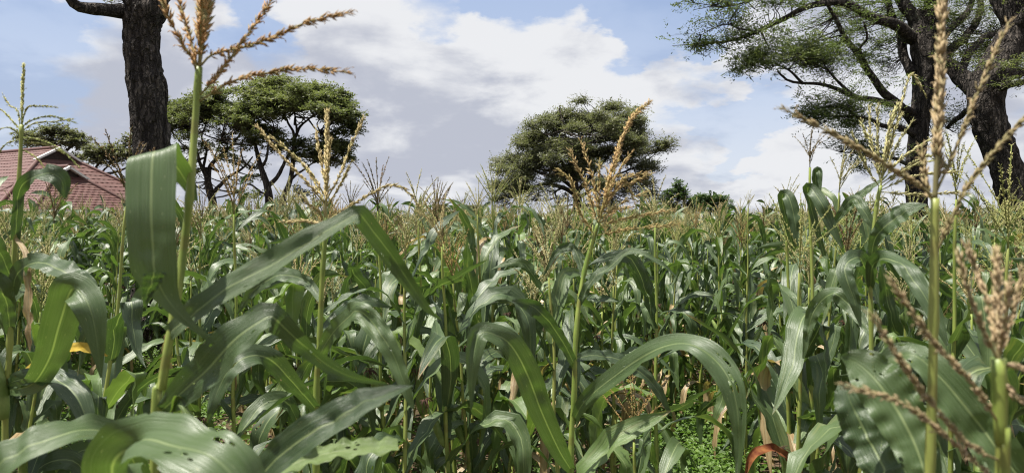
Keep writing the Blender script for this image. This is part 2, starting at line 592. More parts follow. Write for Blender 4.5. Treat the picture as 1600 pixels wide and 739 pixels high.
# ------------------------------------------------------------------ ground
gm = MB()
xs = np.concatenate([[-3000, -600, -150], np.linspace(-60, 60, 61), [150, 600, 3000]])
ys = np.concatenate([[-600, -60], np.linspace(-6, 90, 65), [200, 700, 4000]])
X, Y = np.meshgrid(xs, ys)
r0 = np.random.default_rng(3)
Z = r0.normal(0, 0.012, X.shape) * (np.abs(X) < 60) * (Y < 60)
n_, k_ = X.shape
idx = np.arange(n_ * k_).reshape(n_, k_)
Q = np.stack([idx[:-1, :-1], idx[:-1, 1:], idx[1:, 1:], idx[1:, :-1]], -1).reshape(-1, 4)
ground = obj('ground', make_mesh('ground', np.stack([X, Y, Z], -1).reshape(-1, 3), Q), M['soil'])
tag(ground, 'bare brown soil under the maize rows', 'ground', kind='structure')

# ------------------------------------------------------------------ trees
def trunk_mesh(C, rad, k=40, seed=1, amp=0.11, n=None):
    n = n or 160
    P = spline(np.column_stack([C, rad]), n)

    def warp(a, kk):
        furrow = smooth_noise(a, kk, a * 0.10, kk * 0.42, seed) * 0.6 + smooth_noise(a, kk, a * 0.3, kk * 0.5, seed + 1) * 0.4
        lump = smooth_noise(a, kk, 9, 4, seed + 2) * 0.09
        return 1 + amp * furrow + lump
    V, Q, T = tube(P[:, :3], P[:, 3], k, True, warp)
    return make_mesh('trunk', V, [Q, T])


def limb_mesh(C, r0_, r1_, k=10, n=34, seed=0, wob=0.0):
    C = spline(np.asarray(C, float), n)
    r = np.random.default_rng(seed)
    if wob:
        L = np.linalg.norm(C[-1] - C[0])
        for f in (3, 6, 11):
            ph = r.uniform(0, 6.28, 3)
            s = np.linspace(0, 1, n)[:, None]
            C = C + wob * L / f * np.sin(s * f * 3.1 + ph) * np.sin(s * math.pi) * 0.5
    rad = r0_ + (r1_ - r0_) * np.linspace(0, 1, n) ** 0.8
    V, Q, T = tube(C, rad, k, True, lambda a, kk: 1 + 0.10 * smooth_noise(a, kk, a * 0.25, 5, seed) + 0.05 * smooth_noise(a, kk, a * 0.6, 8, seed + 3))
    return V, Q, T, C


def leaf_quads(cent, size, aspect, r, flat=0.5):
    """little leaf shapes: a diamond of two triangles each, lying mostly level"""
    n = len(cent)
    d = r.normal(0, 1, (n, 3))
    d[:, 2] *= 0.45
    d = unit(d)
    up = r.normal(0, 1, (n, 3)) * (1 - flat) + np.array((0, 0, 1.0)) * flat * 2
    s = unit(np.cross(d, up))
    L = size * r.uniform(0.6, 1.25, (n, 1))
    W = L * aspect
    V = np.stack([cent - d * L * 0.5, cent + s * W * 0.5, cent + d * L * 0.5, cent - s * W * 0.5], 1).reshape(-1, 3)
    Q = np.arange(4 * n).reshape(n, 4)
    return V, Q


def crown_pad(mb, tw, c, rad, n_clump, per, leaf, aspect, r, clump_r, twig_r=0.006, anchors=None, bright=0.0):
    """a flattened pad of leaf sprays carried on twigs; c centre, rad = (rx, ry, rz)"""
    rad = np.asarray(rad)
    q = np.clip(r.normal(0, 0.52, (n_clump, 3)), -1.0, 1.0)
    q[:, 2] = np.where(q[:, 2] < -0.6, -q[:, 2] * 0.7, q[:, 2])
    q[:, 2] -= 0.35 * (q[:, 0] ** 2 + q[:, 1] ** 2) - 0.2
    cc = c + q * rad
    cv = r.uniform(0, 0.7, n_clump) + bright
    for i in range(n_clump):
        ns, kl = max(2, int(per * r.uniform(0.5, 1.5) / 8)), 8        # feathery sprays: leaflets along both sides of a thin stem
        sd = r.normal(0, 1, (ns, 3))
        sd[:, 2] = sd[:, 2] * 0.35 + 0.12
        sd = unit(sd)
        so = cc[i] + np.clip(r.normal(0, 0.5, (ns, 3)), -1, 1) * clump_r * np.array((1, 1, 0.5))
        ln = clump_r * r.uniform(0.7, 1.5, (ns, 1, 1))
        tt = np.linspace(0.05, 1, kl)[None, :, None]
        P = so[:, None] + sd[:, None] * ln * tt + np.array((0, 0, -0.12)) * ln * tt ** 2
        lat = unit(np.cross(sd, np.array((0, 0, 1.0)) + r.normal(0, 0.35, (ns, 3))))[:, None]
        sg = np.where(np.arange(kl) % 2 == 0, 1.0, -1.0)[None, :, None]
        ld = unit(sd[:, None] * 0.6 + lat * sg + r.normal(0, 0.25, (ns, kl, 3)))
        lw = unit(np.cross(ld, np.array((0, 0, 1.0)) + r.normal(0, 0.4, (ns, kl, 3))))
        ll = leaf * r.uniform(0.7, 1.2, (ns, kl, 1))
        V = np.stack([P, P + ld * ll * 0.5 + lw * ll * aspect * 0.5, P + ld * ll, P + ld * ll * 0.5 - lw * ll * aspect * 0.5], 2).reshape(-1, 3)
        m = ns * kl
        va = np.clip(cv[i] + np.repeat(r.uniform(-0.15, 0.25, ns), kl) + r.uniform(-0.1, 0.15, m), 0, 1)
        mb.add(V, np.arange(4 * m).reshape(m, 4), var=np.repeat(va, 4))
        if tw is not None:
            a = anchors[np.argmin(np.linalg.norm(anchors - cc[i], axis=1))] if anchors is not None else c - np.array((0, 0, rad[2]))
            mid = (a + cc[i]) / 2 + r.normal(0, 1, 3) * np.linalg.norm(cc[i] - a) * 0.10 + np.array((0, 0, -0.05)) * np.linalg.norm(cc[i] - a)
            V, Q, T = tube(spline([a, mid, cc[i]], 4), np.linspace(twig_r, twig_r * 0.35, 4), 3, False)
            tw.add(V, Q, T)


def tree(name, label, base, trunks, limbs, pads, d, mats, group=None, leaf=0.1, aspect=0.5, seed=1, clump=0.28, per=14, dens=1.0, amp=0.11, tk=32, twig=0.012, depth=0.8, tn=160, lr=1.0, split=0, along=0):
    """trunks: lists of (px, py, depth offset, radius); limbs the same; pads: (px, py, rx, ry, depth offset, clumps) in photograph pixels at distance d"""
    r = np.random.default_rng(seed)
    root = thing(name, label, 'tree', base, group)
    off = -np.array(base)
    px2m = d / F
    nodes, limb_lines = [], []
    for t_i, t in enumerate(trunks):
        C = np.array([at(p[0], p[1], d + p[2]) for p in t])
        C[0][2] = min(C[0][2], -0.15)
        rad = [p[3] * lr for p in t]
        me = trunk_mesh(C + off, rad, tk, seed * 10 + t_i, amp, tn)
        obj('trunk', me, mats[0], root)
        nodes.append(spline(C, 20)[8:])
    for i, l in enumerate(limbs):
        C = np.array([at(p[0], p[1], d + p[2]) for p in l])
        V, Q, T, CC = limb_mesh(C, l[0][3] * lr, l[-1][3] * lr, 10 if l[0][3] > 0.03 else 6, 30, seed * 50 + i, 0.05)
        mt = mats[2] if len(mats) > 2 and i % 3 == 1 else mats[0]
        obj('limb', make_mesh('limb', V + off, [Q, T]), mt, root)
        nodes.append(CC[6:])
        limb_lines.append(CC)
    nodes = np.vstack(nodes)
    mb, tw = MB(), MB()
    if split:      # break each big pad into smaller ones so that the crown is not made of discs
        fine = []
        for p in pads:
            m = max(1, int(p[2] / split))
            for _ in range(m):
                fine.append((p[0] + r.uniform(-0.8, 0.8) * p[2], p[1] + r.normal(0, 0.7) * p[3], p[2] * r.uniform(0.30, 0.6), p[3] * r.uniform(0.4, 0.75), p[4] + r.normal(0, 0.5) * p[2] * px2m * depth, p[5] / m * r.uniform(0.6, 1.4), *p[6:]))
        pads = fine
    for p in pads:
        px, py, rx, ry, dz, n = p[:6]
        c = at(px, py, d + dz)
        rad = (rx * px2m, max(rx, ry) * px2m * depth, ry * px2m)
        # a bough from the nearest limb to the pad, then twigs
        below = nodes
        dist = np.linalg.norm(below - c, axis=1)
        a = below[np.argmin(np.abs(dist - 0.9 * rad[0]) + 1.6 * np.maximum(below[:, 2] - c[2], 0) + 0.25 * dist)]
        tgt = c - np.array((0, 0, rad[2] * 0.5))
        L = np.linalg.norm(tgt - a)
        kids = [a[None]]
        for j in range(2 if split else max(3, int(rx / 9))):
            e = tgt + r.uniform(-0.75, 0.75, 3) * np.array(rad) * np.array((1, 1, 0.4))
            mid = (a * 0.5 + e * 0.5) + r.normal(0, 1, 3) * L * 0.14 * np.array((1, 1, 0.6)) - np.array((0, 0, L * 0.10))
            V, Q, T, CC = limb_mesh([a, mid, e], min(twig * (1.2 + L * 0.25), twig * 4), twig * 0.45, 4, 9, seed * 90 + j, 0.06)
            tw.add(V, Q, T)
            kids.append(CC[3:])
        crown_pad(mb, tw, c, rad, int(n * dens), per, leaf, aspect, r, clump, twig * 0.45, np.vstack(kids), p[6] if len(p) > 6 else 0.0)
    for CC in (limb_lines if along else []):      # loose sprays growing all along the boughs
        for _ in range(along):
            c = CC[int(r.integers(8, len(CC)))] + np.array((r.normal(0, 0.25), r.normal(0, 0.25), r.uniform(-0.10, 0.40)))
            crown_pad(mb, tw, c, (r.uniform(0.12, 0.4), r.uniform(0.12, 0.4), r.uniform(0.05, 0.14)), int(r.integers(3, 10)), per, leaf, aspect, r, clump, twig * 0.45, CC, 0.1)
    V, F_, A = tw.arrays()
    tag(obj('twigs', make_mesh('twigs', V + off, F_, A), mats[0], root), 'fine dark twigs inside the crown', kind='stuff')
    V, F_, A = mb.arrays()
    tag(obj('crown', make_mesh('crown', V + off, F_, A, False), mats[1], root), kind='stuff')
    return root


def ground_under(px, d, dx=0.0):
    p = at(px, 352, d)
    return (float(p[0]) + dx, float(p[1]), 0.0)


def dome(x0, x1, top, thick, n, seed, br=0.2):
    """small leaf pads filling an umbrella-shaped crown"""
    r = np.random.default_rng(seed)
    out = []
    for _ in range(n):
        f = r.uniform(-1, 1)
        x = (x0 + x1) / 2 + f * (x1 - x0) / 2
        y = top + 34 * abs(f) ** 2.4 + thick * r.uniform(0, 1) ** 1.6
        out.append((x, y, r.uniform(10, 18), r.uniform(4, 7), r.normal(0, 1.6), 20, br * r.uniform(0, 1)))
    return out


# near dark trunk on the left, its crown above the picture
tree('acacia_tree', 'thick dark furrowed acacia trunk rising behind the folded maize leaf', ground_under(240, 10), [
    [(243, 560, 0, 0.30), (240, 350, 0, 0.245), (237, 240, 0, 0.225), (232, 170, 0, 0.215), (228, 130, 0, 0.225), (224, 100, 0, 0.22), (222, 50, 0, 0.235), (228, 10, 0, 0.26), (226, -60, 0.1, 0.27), (224, -160, 0.3, 0.20)]],
    [[(205, 22, 0, 0.11), (190, 19, -0.15, 0.07), (160, 17, -0.4, 0.055), (128, 11, -0.6, 0.05), (112, 2, -0.7, 0.045), (95, -40, -0.8, 0.035), (60, -150, -1.0, 0.02)],
     [(226, -40, 0, 0.16), (270, -120, 0.4, 0.12), (330, -220, 1.0, 0.07)],
     [(226, -80, 0, 0.16), (180, -180, 0.5, 0.10), (120, -260, 0.8, 0.06)],
     [(226, -120, 0.1, 0.14), (240, -230, 1.4, 0.08), (250, -300, 2.2, 0.05)]],
    [(60, -290, 120, 30, -0.6, 70), (220, -330, 130, 30, 1.5, 80), (340, -300, 70, 25, 1.5, 50), (150, -20, 40, 14, 0.4, 10), (185, 2, 20, 8, 0.8, 8)],
    10, (M['bark'], M['acacia']), leaf=0.055, aspect=0.30, seed=4, clump=0.12, per=12, amp=0.20, tk=84, tn=320, twig=0.007)

# the two flat-topped trees behind the field, left of the middle
GA = 'flat-topped acacias behind the field'
tree('umbrella_acacia', 'flat-topped acacia with bare twisting limbs just right of the near trunk', ground_under(330, 40), [
    [(334, 352, 0, 0.34), (333, 325, 0, 0.29), (328, 300, 0, 0.26), (324, 280, 0, 0.22), (320, 262, 0, 0.16)]],
    [[(325, 285, 0, 0.20), (328, 262, 0.2, 0.15), (340, 248, 0.3, 0.13), (356, 232, 0.4, 0.10), (372, 215, 0.5, 0.07), (388, 190, 0.6, 0.04)],
     [(322, 275, 0, 0.15), (312, 255, -0.3, 0.11), (306, 230, -0.5, 0.08), (296, 200, -0.6, 0.05), (284, 180, -0.6, 0.03)],
     [(334, 300, 0, 0.17), (345, 288, 0.3, 0.13), (360, 276, 0.5, 0.10), (380, 262, 0.8, 0.07), (395, 245, 1.0, 0.05)],
     [(318, 262, 0, 0.11), (322, 235, 0.3, 0.09), (316, 215, 0.4, 0.07), (325, 185, 0.6, 0.04)],
     [(308, 240, -0.3, 0.08), (285, 225, -0.5, 0.06), (268, 205, -0.7, 0.035)],
     [(327, 262, 0.2, 0.09), (342, 268, -0.4, 0.07), (333, 255, -0.8, 0.05), (345, 220, -1.0, 0.035)],
     [(356, 232, 0.4, 0.07), (350, 205, 0.5, 0.05), (356, 180, 0.6, 0.03)]],
    [(285, 165, 26, 10, 0, 75, 0.15), (320, 158, 34, 9, 0.3, 90, 0.2), (358, 150, 34, 9, 0.5, 90, 0.25), (275, 185, 18, 9, -0.5, 45), (305, 192, 28, 9, 0.3, 40),
     (345, 182, 34, 8, 0.5, 55), (372, 172, 24, 9, 0.7, 50), (282, 215, 20, 7, -0.6, 18), (322, 222, 26, 6, 0.5, 20), (378, 205, 20, 7, 0.7, 24), (300, 240, 16, 5, -0.5, 10), (266, 205, 8, 8, -0.5, 12)] + dome(264, 392, 156, 34, 34, 61) + [(x_, y_, 16, 6, z_, 12) for x_, y_, z_ in ((280, 232, 0), (300, 255, 1), (340, 240, -1), (362, 250, 1), (318, 205, 1), (380, 225, -1), (270, 250, 0.5), (350, 215, 1.5), (290, 280, 1), (395, 280, 1.5))],
    40, (M['bark_far'], M['acacia']), GA, leaf=0.16, aspect=0.5, seed=11, clump=0.34, per=26, dens=1.5, split=8, lr=0.75, twig=0.026, tk=16, tn=40)
tree('umbrella_acacia', 'broad flat-topped acacia with dense layered crown, left of the picture middle', ground_under(428, 39), [
    [(422, 352, 0, 0.38), (421, 325, 0, 0.32), (420, 305, 0, 0.28), (416, 285, 0, 0.24), (408, 262, 0.1, 0.20), (402, 240, 0.2, 0.15)],
    [(434, 352, 0.2, 0.30), (440, 322, 0.2, 0.24), (449, 295, 0.1, 0.20), (455, 275, 0.1, 0.17), (458, 250, 0, 0.15), (460, 222, 0, 0.14)]],
    [[(402, 240, 0.2, 0.15), (395, 218, 0.3, 0.12), (386, 200, 0.3, 0.10), (378, 180, 0.4, 0.06), (368, 165, 0.4, 0.04)],
     [(408, 262, 0.1, 0.13), (416, 248, -0.3, 0.10), (420, 225, -0.5, 0.07), (428, 200, -0.6, 0.04)],
     [(420, 290, 0, 0.17), (435, 275, 0, 0.15), (446, 250, 0, 0.12), (458, 235, 0, 0.10)],
     [(460, 222, 0, 0.13), (458, 205, 0, 0.10), (450, 192, -0.2, 0.09), (442, 178, -0.3, 0.06), (430, 172, -0.4, 0.04)],
     [(461, 215, 0, 0.12), (468, 200, 0.1, 0.10), (480, 188, 0.2, 0.09), (492, 180, 0.3, 0.07), (510, 175, 0.3, 0.04)],
     [(464, 208, 0, 0.09), (462, 190, -0.3, 0.08), (460, 172, -0.4, 0.05)],
     [(482, 187, 0.2, 0.07), (490, 198, 0.1, 0.06), (502, 210, 0, 0.04)],
     [(450, 285, 0.1, 0.11), (470, 268, 0.4, 0.08), (490, 255, 0.6, 0.05), (515, 250, 0.7, 0.03)],
     [(424, 310, 0, 0.10), (405, 298, -0.4, 0.09), (388, 288, -0.7, 0.07), (375, 300, -0.9, 0.05)],
     [(440, 322, 0.2, 0.10), (452, 312, 0.5, 0.07), (475, 300, 0.8, 0.05), (490, 302, 0.9, 0.03)],
     [(392, 262, 0.2, 0.08), (380, 250, 0.3, 0.06), (376, 230, 0.5, 0.05), (384, 215, 0.6, 0.04)]],
    [(430, 133, 36, 8, 0, 100, 0.3), (475, 142, 44, 10, 0.2, 130, 0.25), (405, 148, 32, 10, -0.4, 95, 0.25), (440, 158, 40, 9, -0.8, 110, 0.25), (515, 150, 32, 11, 0.3, 95, 0.15),
     (535, 172, 24, 14, 0.3, 85), (545, 195, 16, 12, 0.3, 48), (500, 163, 34, 8, -0.4, 80, 0.15), (392, 172, 26, 8, -0.4, 50, 0.1), (420, 180, 22, 7, -0.5, 34), (425, 208, 28, 9, 0.9, 60, 0.2), (440, 220, 22, 8, 0.9, 40),
     (490, 228, 32, 9, 0.5, 60), (522, 232, 16, 9, 0.5, 30), (500, 250, 40, 7, 0.7, 50), (470, 240, 24, 6, -0.4, 25), (545, 262, 12, 9, 0.6, 20), (525, 208, 22, 8, 0.5, 34),
     (470, 300, 26, 6, 0.9, 16), (395, 300, 22, 6, -0.8, 12), (485, 318, 18, 4, 0.9, 10), (400, 262, 18, 5, 1.0, 9)] + dome(385, 556, 140, 36, 55, 62) + [(500, 240, 30, 10, 0.3, 50), (535, 225, 18, 10, 0.3, 30), (300, 270, 20, 6, 0, 10)],
    39, (M['bark_far'], M['acacia']), GA, leaf=0.16, aspect=0.5, seed=12, clump=0.34, per=26, dens=1.5, split=8, lr=0.72, twig=0.026, tk=16, tn=40)

# round grey-green tree in the middle
def round_pads():
    r = np.random.default_rng(5)
    out = [(772, 270, 14, 12, 0, 20), (800, 255, 26, 13, -0.5, 55), (835, 262, 26, 10, -1, 45), (795, 285, 24, 9, 0, 34), (780, 303, 14, 8, 0, 16), (790, 318, 9, 5, 0, 8),
           (820, 215, 22, 14, 0, 55), (850, 185, 24, 14, 0, 60), (873, 163, 15, 8, 0, 22), (885, 157, 8, 5, 0, 8), (830, 240, 26, 12, 1, 50), (868, 225, 30, 14, -1.4, 65, 0.1), (900, 195, 30, 14, 0.4, 70, 0.1),
           (930, 175, 26, 11, 0, 60, 0.1), (965, 172, 28, 10, 0, 60), (992, 190, 18, 10, 0.3, 35), (955, 200, 32, 13, -0.8, 75), (990, 215, 20, 12, 0.3, 42), (925, 230, 32, 13, 1.0, 60), (965, 240, 32, 13, 0.6, 62),
           (1000, 245, 20, 12, 0.5, 36), (1025, 222, 18, 9, 0.5, 28), (1041, 217, 8, 6, 0.5, 9), (1015, 262, 18, 12, 0.6, 30), (985, 278, 26, 12, 1.0, 36), (1008, 290, 18, 9, 0.7, 20), (900, 252, 28, 10, 1.2, 40), (860, 258, 24, 9, 1.0, 32),
           (945, 268, 24, 9, 1.4, 30), (1022, 305, 8, 6, 0.6, 7), (850, 288, 22, 6, -0.8, 12), (875, 300, 16, 6, -0.8, 7), (930, 320, 20, 10, 2.0, 22), (950, 300, 24, 10, 2.0, 30), (835, 300, 18, 5, -0.6, 10), (806, 232, 16, 9, 0.4, 26),
           (788, 243, 12, 7, 0.2, 16), (838, 200, 14, 8, -0.6, 22), (912, 160, 12, 7, 0.2, 16), (948, 162, 14, 6, 0.2, 16), (982, 170, 9, 6, 0.2, 12)]
    from_outline = [(765, 285), (775, 255), (800, 235), (808, 205), (835, 180), (868, 158), (890, 165), (925, 160), (968, 160), (1000, 185), (1006, 212), (1042, 214), (1036, 238), (1012, 255), (1022, 285), (1005, 300), (965, 285), (930, 290), (880, 275), (835, 285), (790, 310)]
    n = 0
    while n < 95:
        x, y = r.uniform(762, 1042), r.uniform(155, 310)
        c = False
        for (xa, ya), (xb, yb) in zip(from_outline, from_outline[1:] + from_outline[:1]):
            if (ya > y) != (yb > y) and x < (xb - xa) * (y - ya) / (yb - ya) + xa:
                c = not c
        if c:
            out.append((x, y, r.uniform(10, 17), r.uniform(5, 9), r.normal(0, 1.7), 17))
            n += 1
    return [(a, b_ + 9, *c) for a, b_, *c in out]


tree('thorn_tree', 'round-crowned grey-green thorn tree in the middle behind the orange maize tassel', ground_under(905, 38), [
    [(904, 352, 0, 0.36), (903, 330, 0, 0.32), (902, 310, 0, 0.30), (899, 292, 0, 0.24), (897, 270, 0, 0.17), (905, 240, 0, 0.10)]],
    [[(901, 305, 0, 0.20), (885, 296, -0.3, 0.15), (860, 288, -0.6, 0.12), (835, 290, -0.8, 0.09), (812, 303, -0.9, 0.06), (800, 318, -0.9, 0.03)],
     [(900, 298, 0, 0.17), (880, 282, -0.5, 0.13), (850, 272, -0.8, 0.10), (815, 265, -1.0, 0.06), (785, 268, -1.0, 0.03)],
     [(897, 285, 0, 0.15), (882, 260, 0.2, 0.11), (865, 232, 0.3, 0.08), (850, 200, 0.3, 0.04)],
     [(898, 275, 0, 0.15), (908, 250, 0, 0.11), (918, 220, 0, 0.08), (930, 190, 0, 0.04)],
     [(901, 300, 0, 0.17), (925, 275, 0.3, 0.12), (950, 245, 0.4, 0.09), (975, 215, 0.4, 0.05)],
     [(903, 310, 0, 0.14), (935, 290, 0.5, 0.11), (970, 272, 0.7, 0.08), (1005, 255, 0.8, 0.05), (1030, 235, 0.8, 0.025)],
     [(880, 293, -0.3, 0.08), (868, 300, -0.7, 0.06), (872, 315, -0.8, 0.045), (880, 330, -0.8, 0.03)],
     [(897, 270, 0, 0.12), (885, 230, -1.0, 0.08), (880, 195, -1.2, 0.05), (874, 165, -1.0, 0.02)]],
    round_pads(), 38, (M['bark_far'], M['grey_green']), leaf=0.13, aspect=0.45, seed=21, clump=0.36, per=30, dens=1.85, split=8, lr=0.75, twig=0.022, tk=16, tn=40, depth=1.0)

# the two big acacias at the right
GB = 'big acacias at the right edge of the field'
tree('acacia_tree', 'dark acacia with long drooping boughs reaching left over the field', ground_under(1434, 13), [
    [(1436, 520, 0, 0.30), (1434, 352, 0, 0.25), (1431, 300, 0, 0.235), (1431, 250, 0, 0.225), (1437, 200, 0, 0.225), (1441, 160, 0, 0.24), (1444, 125, 0, 0.27), (1444, 95, 0, 0.28), (1440, 65, 0, 0.28), (1436, 45, 0.1, 0.24), (1432, 20, 0.2, 0.18)]],
    [[(1425, 62, 0, 0.16), (1402, 40, -0.3, 0.13), (1370, 26, -0.6, 0.115), (1335, 12, -0.8, 0.10), (1300, 6, -0.9, 0.085), (1262, 14, -1.0, 0.07), (1225, 34, -1.1, 0.06), (1190, 51, -1.2, 0.05), (1150, 59, -1.3, 0.03), (1105, 66, -1.3, 0.012), (1050, 72, -1.3, 0.005)],
     [(1430, 195, 0, 0.14), (1412, 172, -0.2, 0.12), (1390, 152, -0.4, 0.11), (1362, 122, -0.5, 0.095), (1342, 92, -0.6, 0.08), (1330, 70, -0.6, 0.07), (1312, 40, -0.7, 0.06), (1290, 0, -0.7, 0.045), (1280, -30, -0.7, 0.03)],
     [(1428, 180, 0, 0.11), (1405, 166, -0.5, 0.10), (1372, 157, -0.8, 0.085), (1330, 147, -1.0, 0.07), (1290, 136, -1.1, 0.06), (1255, 131, -1.2, 0.05), (1230, 125, -1.2, 0.035), (1215, 112, -1.3, 0.02)],
     [(1425, 115, 0, 0.13), (1412, 85, 0.2, 0.11), (1405, 50, 0.3, 0.095), (1392, 20, 0.4, 0.08), (1386, -20, 0.5, 0.07)],
     [(1436, 55, 0.1, 0.20), (1425, 25, 0.1, 0.17), (1410, 0, 0.1, 0.15), (1385, -50, 0.2, 0.10)],
     [(1440, 50, 0.1, 0.15), (1452, 20, 0.4, 0.12), (1448, -20, 0.6, 0.10)],
     [(1450, 60, 0.1, 0.20), (1464, 25, 0.1, 0.19), (1468, -30, 0.2, 0.17), (1460, -90, 0.3, 0.1)],
     [(1460, 120, 0.1, 0.15), (1482, 85, 0.5, 0.13), (1512, 55, 0.9, 0.11), (1530, 20, 1.2, 0.09), (1530, -20, 1.4, 0.07)],
     [(1455, 85, 0.3, 0.12), (1490, 40, 0.9, 0.10), (1518, 5, 1.3, 0.09), (1525, -40, 1.5, 0.07)],
     [(1190, 51, -1.2, 0.03), (1196, 65, -1.1, 0.022), (1206, 82, -1.0, 0.012)],
     [(1185, 53, -1.2, 0.03), (1160, 45, -1.5, 0.02), (1130, 40, -1.7, 0.012), (1095, 55, -1.8, 0.006)],
     [(1300, 6, -0.9, 0.05), (1240, -20, -1.2, 0.04), (1170, 0, -1.5, 0.028), (1125, 10, -1.7, 0.015), (1085, 5, -1.8, 0.006)],
     [(1432, 212, 0, 0.09), (1395, 196, -0.6, 0.07), (1345, 186, -1.0, 0.05), (1295, 182, -1.2, 0.025), (1262, 190, -1.3, 0.008)],
     [(1428, 262, 0, 0.06), (1395, 246, -0.5, 0.045), (1350, 240, -0.8, 0.03), (1312, 238, -0.9, 0.01)],
     [(1345, 186, -1.0, 0.03), (1325, 172, -1.2, 0.02), (1300, 168, -1.3, 0.008)],
     [(1330, 147, -1.0, 0.045), (1300, 118, -1.1, 0.035), (1275, 100, -1.2, 0.02), (1250, 85, -1.2, 0.008)],
     [(1255, 131, -1.2, 0.035), (1225, 105, -1.3, 0.025), (1190, 98, -1.4, 0.012), (1160, 105, -1.5, 0.005)],
     [(1362, 122, -0.5, 0.05), (1345, 80, -0.9, 0.04), (1355, 60, -1.0, 0.03), (1350, 35, -1.1, 0.02)]],
    [(1235, 88, 62, 16, -1.3, 120, 0.25), (1190, 100, 38, 14, -1.5, 55, 0.25), (1280, 95, 40, 16, -1.0, 60, 0.15), (1125, 66, 48, 12, -1.4, 26, 0.1), (1090, 68, 30, 10, -1.5, 12, 0.1), (1160, 50, 30, 10, -1.4, 16, 0.1),
     (1300, 175, 48, 15, -1.2, 85), (1335, 195, 36, 12, -0.9, 45), (1275, 185, 26, 10, -1.3, 34), (1350, 232, 34, 9, -0.8, 30), (1320, 225, 22, 7, -0.9, 20), (1335, 258, 20, 6, -0.8, 14), (1390, 190, 26, 14, 0.6, 22),
     (1140, 8, 50, 8, -1.6, 24, 0.1), (1220, 2, 55, 9, -1.4, 45), (1300, 30, 40, 16, -0.2, 30, 0.1), (1360, 60, 34, 20, 0.8, 34), (1370, 100, 30, 14, 0.8, 26), (1340, 85, 24, 10, -0.4, 24), (1260, 55, 50, 14, 0.3, 36),
     (1330, 5, 60, 12, 0.3, 50), (1400, 20, 40, 20, 1.2, 30), (1490, 20, 40, 22, 1.4, 34), (1480, 70, 30, 18, 1.8, 22), (1200, -60, 120, 25, -1.0, 60), (1400, -100, 130, 30, 0.5, 90), (1470, 195, 20, 10, 1.2, 12)],
    13, (M['bark'], M['acacia_bright'], M['bark_lichen']), GB, leaf=0.055, aspect=0.34, seed=31, clump=0.15, per=26, dens=1.9, split=5, along=7, lr=0.70, amp=0.13, tk=48, tn=220, twig=0.0075, depth=0.6)
tree('acacia_tree', 'thick leaning acacia trunk at the right edge forking high up', ground_under(1606, 12.2), [
    [(1625, 540, 0, 0.36), (1598, 352, 0, 0.31), (1586, 305, 0, 0.295), (1568, 250, 0, 0.28), (1550, 205, 0, 0.28), (1540, 165, 0, 0.29), (1545, 130, 0, 0.31), (1562, 95, 0, 0.29), (1580, 65, 0, 0.28), (1590, 40, 0, 0.25), (1575, 5, 0.1, 0.24), (1555, -40, 0.2, 0.2)]],
    [[(1540, 150, 0, 0.22), (1515, 130, 0.3, 0.19), (1495, 115, 0.6, 0.18), (1470, 90, 0.9, 0.15), (1455, 50, 1.2, 0.1)],
     [(1586, 50, 0, 0.2), (1610, 20, -0.3, 0.16), (1640, -30, -0.5, 0.12)],
     [(1552, 138, 0, 0.09), (1575, 133, -0.4, 0.075), (1605, 127, -0.7, 0.07), (1650, 110, -1.0, 0.04)],
     [(1560, 110, 0.2, 0.12), (1580, 118, 0.8, 0.08), (1610, 112, 1.2, 0.06)],
     [(1540, 165, 0.1, 0.10), (1515, 172, 0.8, 0.08), (1495, 185, 1.2, 0.07), (1480, 200, 1.5, 0.04)],
     [(1500, 115, 0.5, 0.09), (1515, 80, 0.9, 0.08), (1540, 60, 1.3, 0.07), (1575, 40, 1.8, 0.05)],
     [(1585, 30, 0.1, 0.09), (1596, 10, 0.5, 0.08), (1605, -30, 0.8, 0.06)]],
    [(1520, 90, 36, 14, 1.8, 34), (1560, 70, 36, 14, 2.2, 36), (1590, 100, 30, 12, 1.6, 26), (1500, 45, 36, 18, 1.8, 32), (1560, 20, 40, 16, 1.5, 30), (1600, 120, 24, 9, -0.8, 14), (1500, 195, 22, 7, 1.6, 14), (1540, 110, 26, 9, 2.2, 18),
     (1620, -60, 90, 26, 0, 60), (1530, -70, 80, 24, 0.5, 50), (1600, 60, 24, 12, 1.4, 20)],
    12.2, (M['bark'], M['acacia'], M['bark']), GB, leaf=0.055, aspect=0.34, seed=33, clump=0.17, per=28, dens=1.9, split=5, along=9, lr=0.88, amp=0.15, tk=64, tn=260, twig=0.0075, depth=0.6)

# small trees far behind the house
GC = 'flat acacias behind the red-roofed house'
tree('distant_acacia', 'small dark flat acacia crown showing above the red roof ridge', ground_under(100, 62), [
    [(100, 352, 0, 0.35), (98, 300, 0, 0.3), (95, 255, 0, 0.22), (92, 235, 0, 0.15)]],
    [[(95, 250, 0, 0.16), (75, 232, 0, 0.1), (50, 220, 0, 0.05)], [(94, 245, 0, 0.16), (112, 228, 0, 0.1), (130, 220, 0, 0.05)]],
    [(45, 214, 20, 7, 0, 55), (85, 207, 24, 9, 0, 90), (112, 216, 22, 9, 0, 75), (62, 225, 28, 6, 0, 50), (128, 228, 14, 6, 0, 24), (98, 222, 24, 6, 0, 44), (122, 246, 9, 6, 0, 12), (118, 258, 8, 5, 0, 9)],
    62, (M['bark_far'], M['grey_green']), GC, leaf=0.26, aspect=0.55, seed=41, clump=0.40, per=16, dens=1.3, twig=0.03, tk=12, tn=30)
